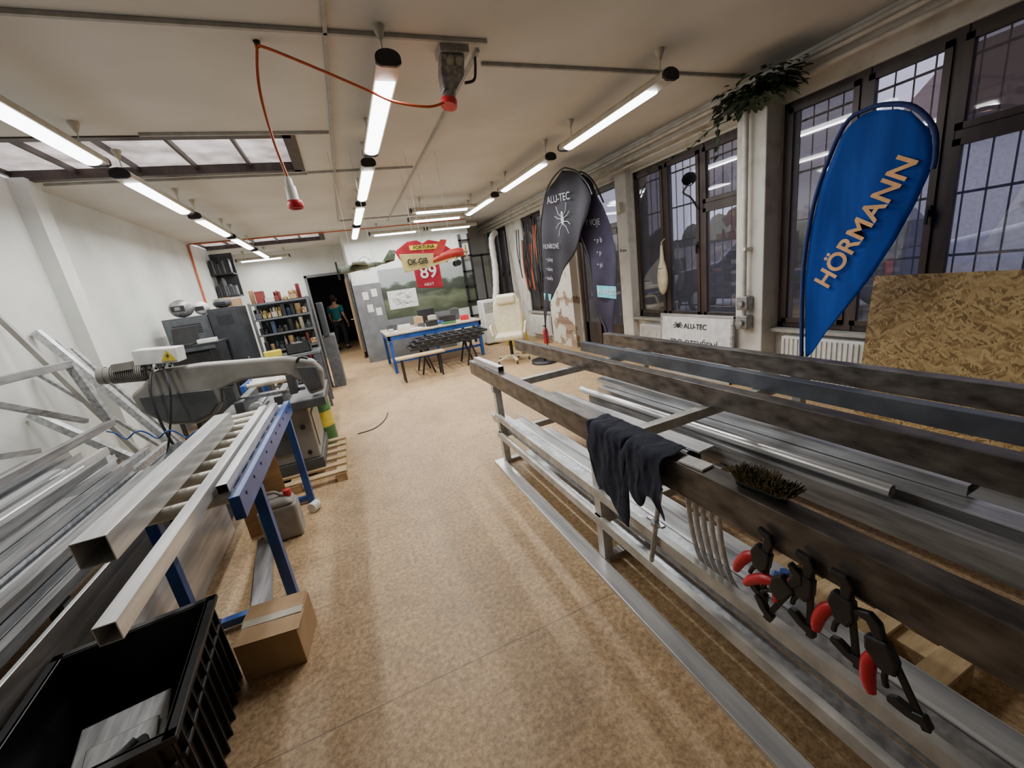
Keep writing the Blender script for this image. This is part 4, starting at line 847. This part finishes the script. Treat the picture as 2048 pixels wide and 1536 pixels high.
for i,w in enumerate(('• p b','• p','• pi')): text(w,.10,(X-.04,5.07,1.9-.17*i),(0,-1,-.1),(0,0,1),'lgrey',r)
B().prism([(X-.035,5.2,1.27),(X-.035,4.74,1.24),(X-.035,4.75,1.07),(X-.035,5.2,1.1)],(.004,0,0)).make('cyan_block','cyan',r)
text('ALU-TEC',.10,(X-.041,4.97,1.17),(0,-1,-.08),(0,0,1),'board',r,bold=.0015)
# ---------------------------------------------------------------- wall-side items
def radiator(y0,y1):
    r=T('radiator','white ribbed panel radiator under the window','radiator',(4.2,(y0+y1)/2,.1),group='radiators'); B().box(4.18,4.25,y0,y1,.12,.58).make('panel','white',r,bevel=.008)
    b=B(); y=y0+.03
    while y<y1-.02: b.box(4.168,4.18,y-.01,y+.01,.14,.56); y+=.045
    b.make('ribs','white',r); B().cyl((4.21,y0,.15),(4.21,y0-.08,.15),.012).cyl((4.21,y0-.08,.15),(4.21,y0-.08,0),.012).make('valve_pipe','white',r)
radiator(.9,2.85); radiator(3.45,5.1); radiator(8.2,9.2)
r=T('sign_board','white framed sign board leaning on the radiator','sign',(4.0,3.85,0))
B().obox((3.98,3.85,.4),(.02,1.12,.76),(0,.08,0)).make('panel','board',r)
b=B()
for s in(-1,1): b.obox((3.98,3.85+s*.56,.4),(.035,.03,.8),(0,.08,0)); b.obox((3.98+s*.031,3.85,.4+s*.385),(.035,1.15,.03),(0,.08,0))
b.make('frame','alu',r,bevel=.003)
text('ALU-TEC',.09,(3.984,3.82,.65),(0,-1,0),(.08,0,1),'lblack',r,bold=.001); text('PRO OTEVŘENÍ',.11,(3.969,3.85,.43),(0,-1,0),(.08,0,1),'lblack',r)
sb=B(); sb.ball((3.984,4.10,.65),(.003,.03,.03))
for s in(-1,1):
    for a,c in ((.03,.06),(.0,.08),(-.03,.07)): sb.pipe([(3.984,4.10,.65),(3.984,4.10+s*c*.6,.65+a+.015),(3.984,4.10+s*c,.65+a)],.005,5)
sb.make('spider_emblem','lblack',r)
B().obox((3.93,.72,.595),(.02,2.5,1.18),(0,.09,0)).make('strand_board','osb',label='large strand board sheet leaning against the window wall',cat='board')
r=T('cone_lamp','black cone lamp on an arm at the window','lamp',(4.2,4.0,2.2)); B().pipe([(4.28,4.02,2.06),(4.2,4.05,2.2),(4.15,4.12,2.28),(4.12,3.98,2.36)],.012,8,smooth_pts=4).make('arm','black',r); B().lathe([(.02,0),(.03,.02),(.075,.12),(.08,.13)],(4.12,3.98,2.34),(-.6,-.5,.3),18).make('shade','black',r,solid=.004)
B().pipe([(4.25,4.57,1.78),(4.19,4.57,1.74),(4.19,4.57,1.6)],.006,6).ball((4.19,4.57,1.25),(.05,.09,.22)).pipe([(4.19,4.57,1.7),(4.19,4.57,1.5),(4.19,4.57,1.4)],[.015,.03,.06],10).make('cloth_bag','bag',label='cream cloth bag hanging on the window frame',cat='bag')
B().box(4.14,4.2,5.36,5.44,2.27,2.42).make('thermostat','creamp',label='small beige control box on the pier',cat='thermostat',bevel=.008)
r=T('pier_note','small paper sign on the pier','sign',(4.19,5.4,1.65)); B().box(4.192,4.2,5.3,5.5,1.66,1.78).make('paper','paper',r); text('Brána',.07,(4.19,5.4,1.72),(0,-1,0),(0,0,1),'lblack',r)
r=T('hanging_cables','tangle of dark cables hanging at the window','cables',(4.1,8.2,1))
for i in range(16):
    y=7.85+R(0,1.1); z=R(2.2,2.6); x=4.12-R(0,.12); B().pipe([(x,y,z),(x-.03,y+.06,z-R(.4,.7)),(x,y+.1,z-R(.9,1.3)),(x-.02,y+.16,z-.5),(x,y+.12,z)],.012,6,smooth_pts=5).make('cable',random.choice(['black','black','tarp','orange']),r)
r=T('trailing_plant','dark green trailing pothos plant by the ceiling','plant',(3.9,2.9,2.8))
B().lathe([(0,0),(.06,0),(.08,.1),(.075,.1),(.055,.01)],(3.9,2.88,2.86)).make('pot','black',r)
b=B()
def leaf(p,d,s):
    d=V(d).normalized(); a=d.cross(V((0,0,1))); a=a.normalized() if a.length>.01 else V((1,0,0)); u=V((0,0,1)); p=V(p)
    b.add([p,p+d*s*.3+a*s*.36,p+d*s*.7+a*s*.28,p+d*s*1.05-u*s*.15,p+d*s*.7-a*s*.28,p+d*s*.3-a*s*.36,p+d*s*.5+u*s*.1],[(0,1,6),(1,2,6),(2,3,6),(3,4,6),(4,5,6),(5,0,6)],True)
for i in range(560):
    t=R(0,6.28); e=R(-1,.7); rr=R(.2,1); p=(3.84+.19*rr*math.cos(t),2.92+.40*rr*math.sin(t),2.9+.14*e*rr)
    leaf(p,(math.cos(t),math.sin(t),R(-.9,.1)),R(.05,.095))
vine=[(3.95,3.3+.13*i,2.78-.02*i+.03*math.sin(i)) for i in range(10)]
for p in vine:
    for k in range(2): leaf(p,(R(-1,0),R(-1,1),R(-.8,.3)),R(.05,.08))
vine2=[(3.85,3.35,2.8-.08*i) for i in range(5)]
for p in vine2: leaf(p,(R(-1,1),R(-1,1),-.5),.07)
b.make('foliage','leaf',r); B().pipe([(3.92,2.9,2.85)]+vine,.005,5).pipe([(3.9,3.3,2.85)]+vine2,.004,5).make('vine','leaf',r)
# ---------------------------------------------------------------- person (skin modifier)
def skin(name,verts,edges,rad,m,root,rootv=0,sub=2):
    me=bpy.data.meshes.new(name); me.from_pydata([tuple(v) for v in verts],edges,[]); me.materials.append(M[m]); ob=bpy.data.objects.new(name,me); C.objects.link(ob); ob.parent=root
    s=ob.modifiers.new('k','SKIN'); s.use_smooth_shade=True
    for i,v in enumerate(me.skin_vertices[0].data): v.radius=rad[i] if isinstance(rad[i],tuple) else (rad[i],rad[i]); v.use_root=(i==rootv)
    q=ob.modifiers.new('u','SUBSURF'); q.levels=sub; q.render_levels=sub; ob['_o']=(0,0,0); return ob
r=T('person','person in a teal t-shirt and dark trousers walking away','person',(0,0,0))
v=[(0,0,.92),(0,.01,1.08),(0,.02,1.25),(0,.02,1.40),(0,.03,1.48),(0,.05,1.55),(0,.05,1.63),
 (.1,0,.88),(.12,.08,.5),(.12,.0,.09),(.12,.13,.04),(-.1,0,.88),(-.11,-.04,.5),(-.11,-.22,.14),(-.11,-.14,.05),
 (.19,.02,1.38),(.25,-.03,1.12),(.27,.07,.90),(.27,.10,.83),(-.19,.02,1.38),(-.26,.06,1.13),(-.27,.16,.93),(-.27,.19,.86)]
e=[(0,1),(1,2),(2,3),(3,4),(4,5),(5,6),(0,7),(7,8),(8,9),(9,10),(0,11),(11,12),(12,13),(13,14),(3,15),(15,16),(16,17),(17,18),(3,19),(19,20),(20,21),(21,22)]
rd=[(.15,.11),(.13,.1),(.16,.11),(.15,.1),.055,.075,.085,.085,.06,.04,.035,.085,.06,.04,.035,.055,.042,.03,.028,.055,.042,.03,.028]
skin('body',v,e,rd,'skin',r)
B().ball((0,.05,1.64),(.09,.105,.115)).ball((-.09,.05,1.62),(.015,.025,.03)).ball((.09,.05,1.62),(.015,.025,.03)).ball((0,.155,1.61),(.015,.02,.02)).make('head','skin',r)
B().ball((0,.02,1.66),(.102,.112,.118)).make('hair','hair',r)
skin('t_shirt',[(0,0,.9),(0,.01,1.08),(0,.02,1.25),(0,.02,1.41),(.2,.02,1.38),(.245,-.02,1.18),(-.2,.02,1.38),(-.25,.05,1.18)],[(0,1),(1,2),(2,3),(3,4),(4,5),(3,6),(6,7)],[(.17,.13),(.16,.12),(.18,.13),(.15,.11),.075,.06,.075,.06],'teal',r)
skin('trousers',[(0,0,.93),(.1,0,.86),(.12,.08,.5),(.12,.0,.12),(-.1,0,.86),(-.11,-.04,.5),(-.11,-.21,.18)],[(0,1),(1,2),(2,3),(0,4),(4,5),(5,6)],[(.165,.12),.1,.078,.06,.1,.078,.06],'dpants',r)
for s,p,q in ((1,(.12,-.04,.045),(.12,.16,.03)),(-1,(-.11,-.24,.1),(-.11,-.08,.03))): B().pipe([p,q],[.05,.04],10).make('shoe','black',r)
for s,w in ((1,V((.27,.11,.84))),(-1,V((-.27,.20,.87)))):
    b=B(); b.ball(w+V((0,.01,-.04)),(.018,.04,.05))
    for k in range(4): y=-.028+.019*k; L=(.065,.075,.07,.055)[k]; b.pipe([w+V((0,y+.01,-.075)),w+V((-s*.006,y+.012,-.075-L*.5)),w+V((-s*.02,y+.02,-.075-L))],.0085,7)
    b.pipe([w+V((0,.035,-.03)),w+V((-s*.015,.06,-.06)),w+V((-s*.02,.062,-.09))],.009,7); b.make('hand','skin',r)
r.location=(-.3,14.4,0); r.rotation_euler=(0,0,math.radians(-25)); 
pl=bpy.data.lights.new('corridor_light','POINT'); pl.energy=6; pl.shadow_soft_size=.2; o=bpy.data.objects.new('corridor_light',pl); o.location=(.1,13.9,2.5); C.objects.link(o)
# ---------------------------------------------------------------- outside
B().box(4.6,60,-20,50,-.2,-.05).make('street_ground','asph',label='pale asphalt street outside the windows',cat='street')
def car(x,y,L,Wd,prof,glassp,m,lab,nm='car',z=-.05):
    r=T(nm,lab,nm,(x,y,z)); B().prism([(x,y+a*L,z+h) for a,h in prof],(Wd,0,0)).make('body',m,r,bevel=.06,seg=3)
    B().prism([(x-.01,y+a*L,z+h) for a,h in glassp],(Wd+.02,0,0)).make('side_window','carwin',r)
    for a in (.18,.82):
        for xx in (x-.02,x+Wd-.18): B().cyl((xx,y+a*L,z+.33),(xx+.2,y+a*L,z+.33),.33,22).make('wheel','rubber',r)
        B().cyl((x-.03,y+a*L,z+.33),(x-.02,y+a*L,z+.33),.2,16).make('hubcap','alu',r)
    B().box(x+.1,x+.3,y-.02,y+.03,z+.7,z+.95).make('tail_lamp','tail',r); B().box(x+Wd-.3,x+Wd-.1,y-.02,y+.03,z+.7,z+.95).make('tail_lamp','tail',r)
    B().box(x+.2,x+Wd-.2,y+.0,y+.06,z+1.05,z+1.45).make('rear_window','carwin',r)
suv=[(0,.35),(0,.95),(.03,1.3),(.1,1.68),(.55,1.7),(.7,1.15),(.97,1.0),(1,.7),(1,.35)]
sg=[(.08,1.12),(.12,1.55),(.53,1.57),(.66,1.12)]
car(7.6,3.7,4.2,1.7,suv,sg,'cardk','dark blue estate car parked in the street',z=.1)
car(6.9,8.3,4.0,1.7,[(0,.3),(0,.8),(.05,1.0),(.2,1.42),(.6,1.45),(.75,1.0),(.98,.85),(1,.3)],[(.14,1.0),(.22,1.35),(.58,1.37),(.7,1.0)],'carsi','silver hatchback parked close to the window')
car(7.9,-1.6,4.9,1.95,[(0,.35),(0,1.2),(.02,1.95),(.68,1.98),(.82,1.25),(.98,1.1),(1,.35)],[(.5,1.25),(.5,1.75),(.67,1.75),(.77,1.25)],'carwh','white delivery van parked in the street','van',z=.1)
B().box(7.2,10.5,-2.5,8.1,-.05,.1).make('kerb_platform','asph',label='slightly raised parking strip in the street',cat='parking strip')
r=T('house','pale rendered house with a dull tiled roof','house',(20,0,0)); B().box(16.5,23,-8,8,-.1,3.9).make('facade','house',r); B().prism([(16,-8.4,3.8),(24.5,-8.4,3.8),(20.2,-8.4,6.6)],(0,16.8,0)).make('roof','roof',r)
for y in (-2,1,4): B().box(16.45,16.52,y,y+1.1,1.6,2.9).make('house_window','carwin',r); B().box(16.43,16.47,y-.08,y+1.18,1.5,1.6).make('sill','stone',r)
B().box(14,14.4,11,40,-.1,1.7).make('street_parapet','stone',label='grey stone garden wall across the street',cat='parapet')
b=B()
for i in range(60): b.ball((15.4+R(-.2,.3),11+i*.5,.8+R(-.2,1.3)),(.55,.5,.9),n=8,m=6)
b.make('hedge','hedge',label='green hedge behind the garden wall',cat='hedge',kind='stuff')
# ---------------------------------------------------------------- world, camera
w=bpy.data.worlds.new('w'); bpy.context.scene.world=w; w.use_nodes=True; n=w.node_tree; bg=n.nodes['Background']
bg.inputs[0].default_value=(.9,.9,1.0,1); bg.inputs[1].default_value=2.4
cam=bpy.data.cameras.new('camera'); cam.sensor_width=36; cam.lens=800/2048*36; cam.clip_start=.05; cam.clip_end=200
co=bpy.data.objects.new('camera',cam); C.objects.link(co)
m=Matrix(((.9134,.2248,-.3393,0),(-.3829,.1920,-.9036,0),(-.1380,.9553,.2615,1.6),(0,0,0,1))); co.matrix_world=m
bpy.context.scene.camera=co
bpy.context.scene.view_settings.exposure=.25
for ob in bpy.data.objects:
    if '_o' in ob: del ob['_o']
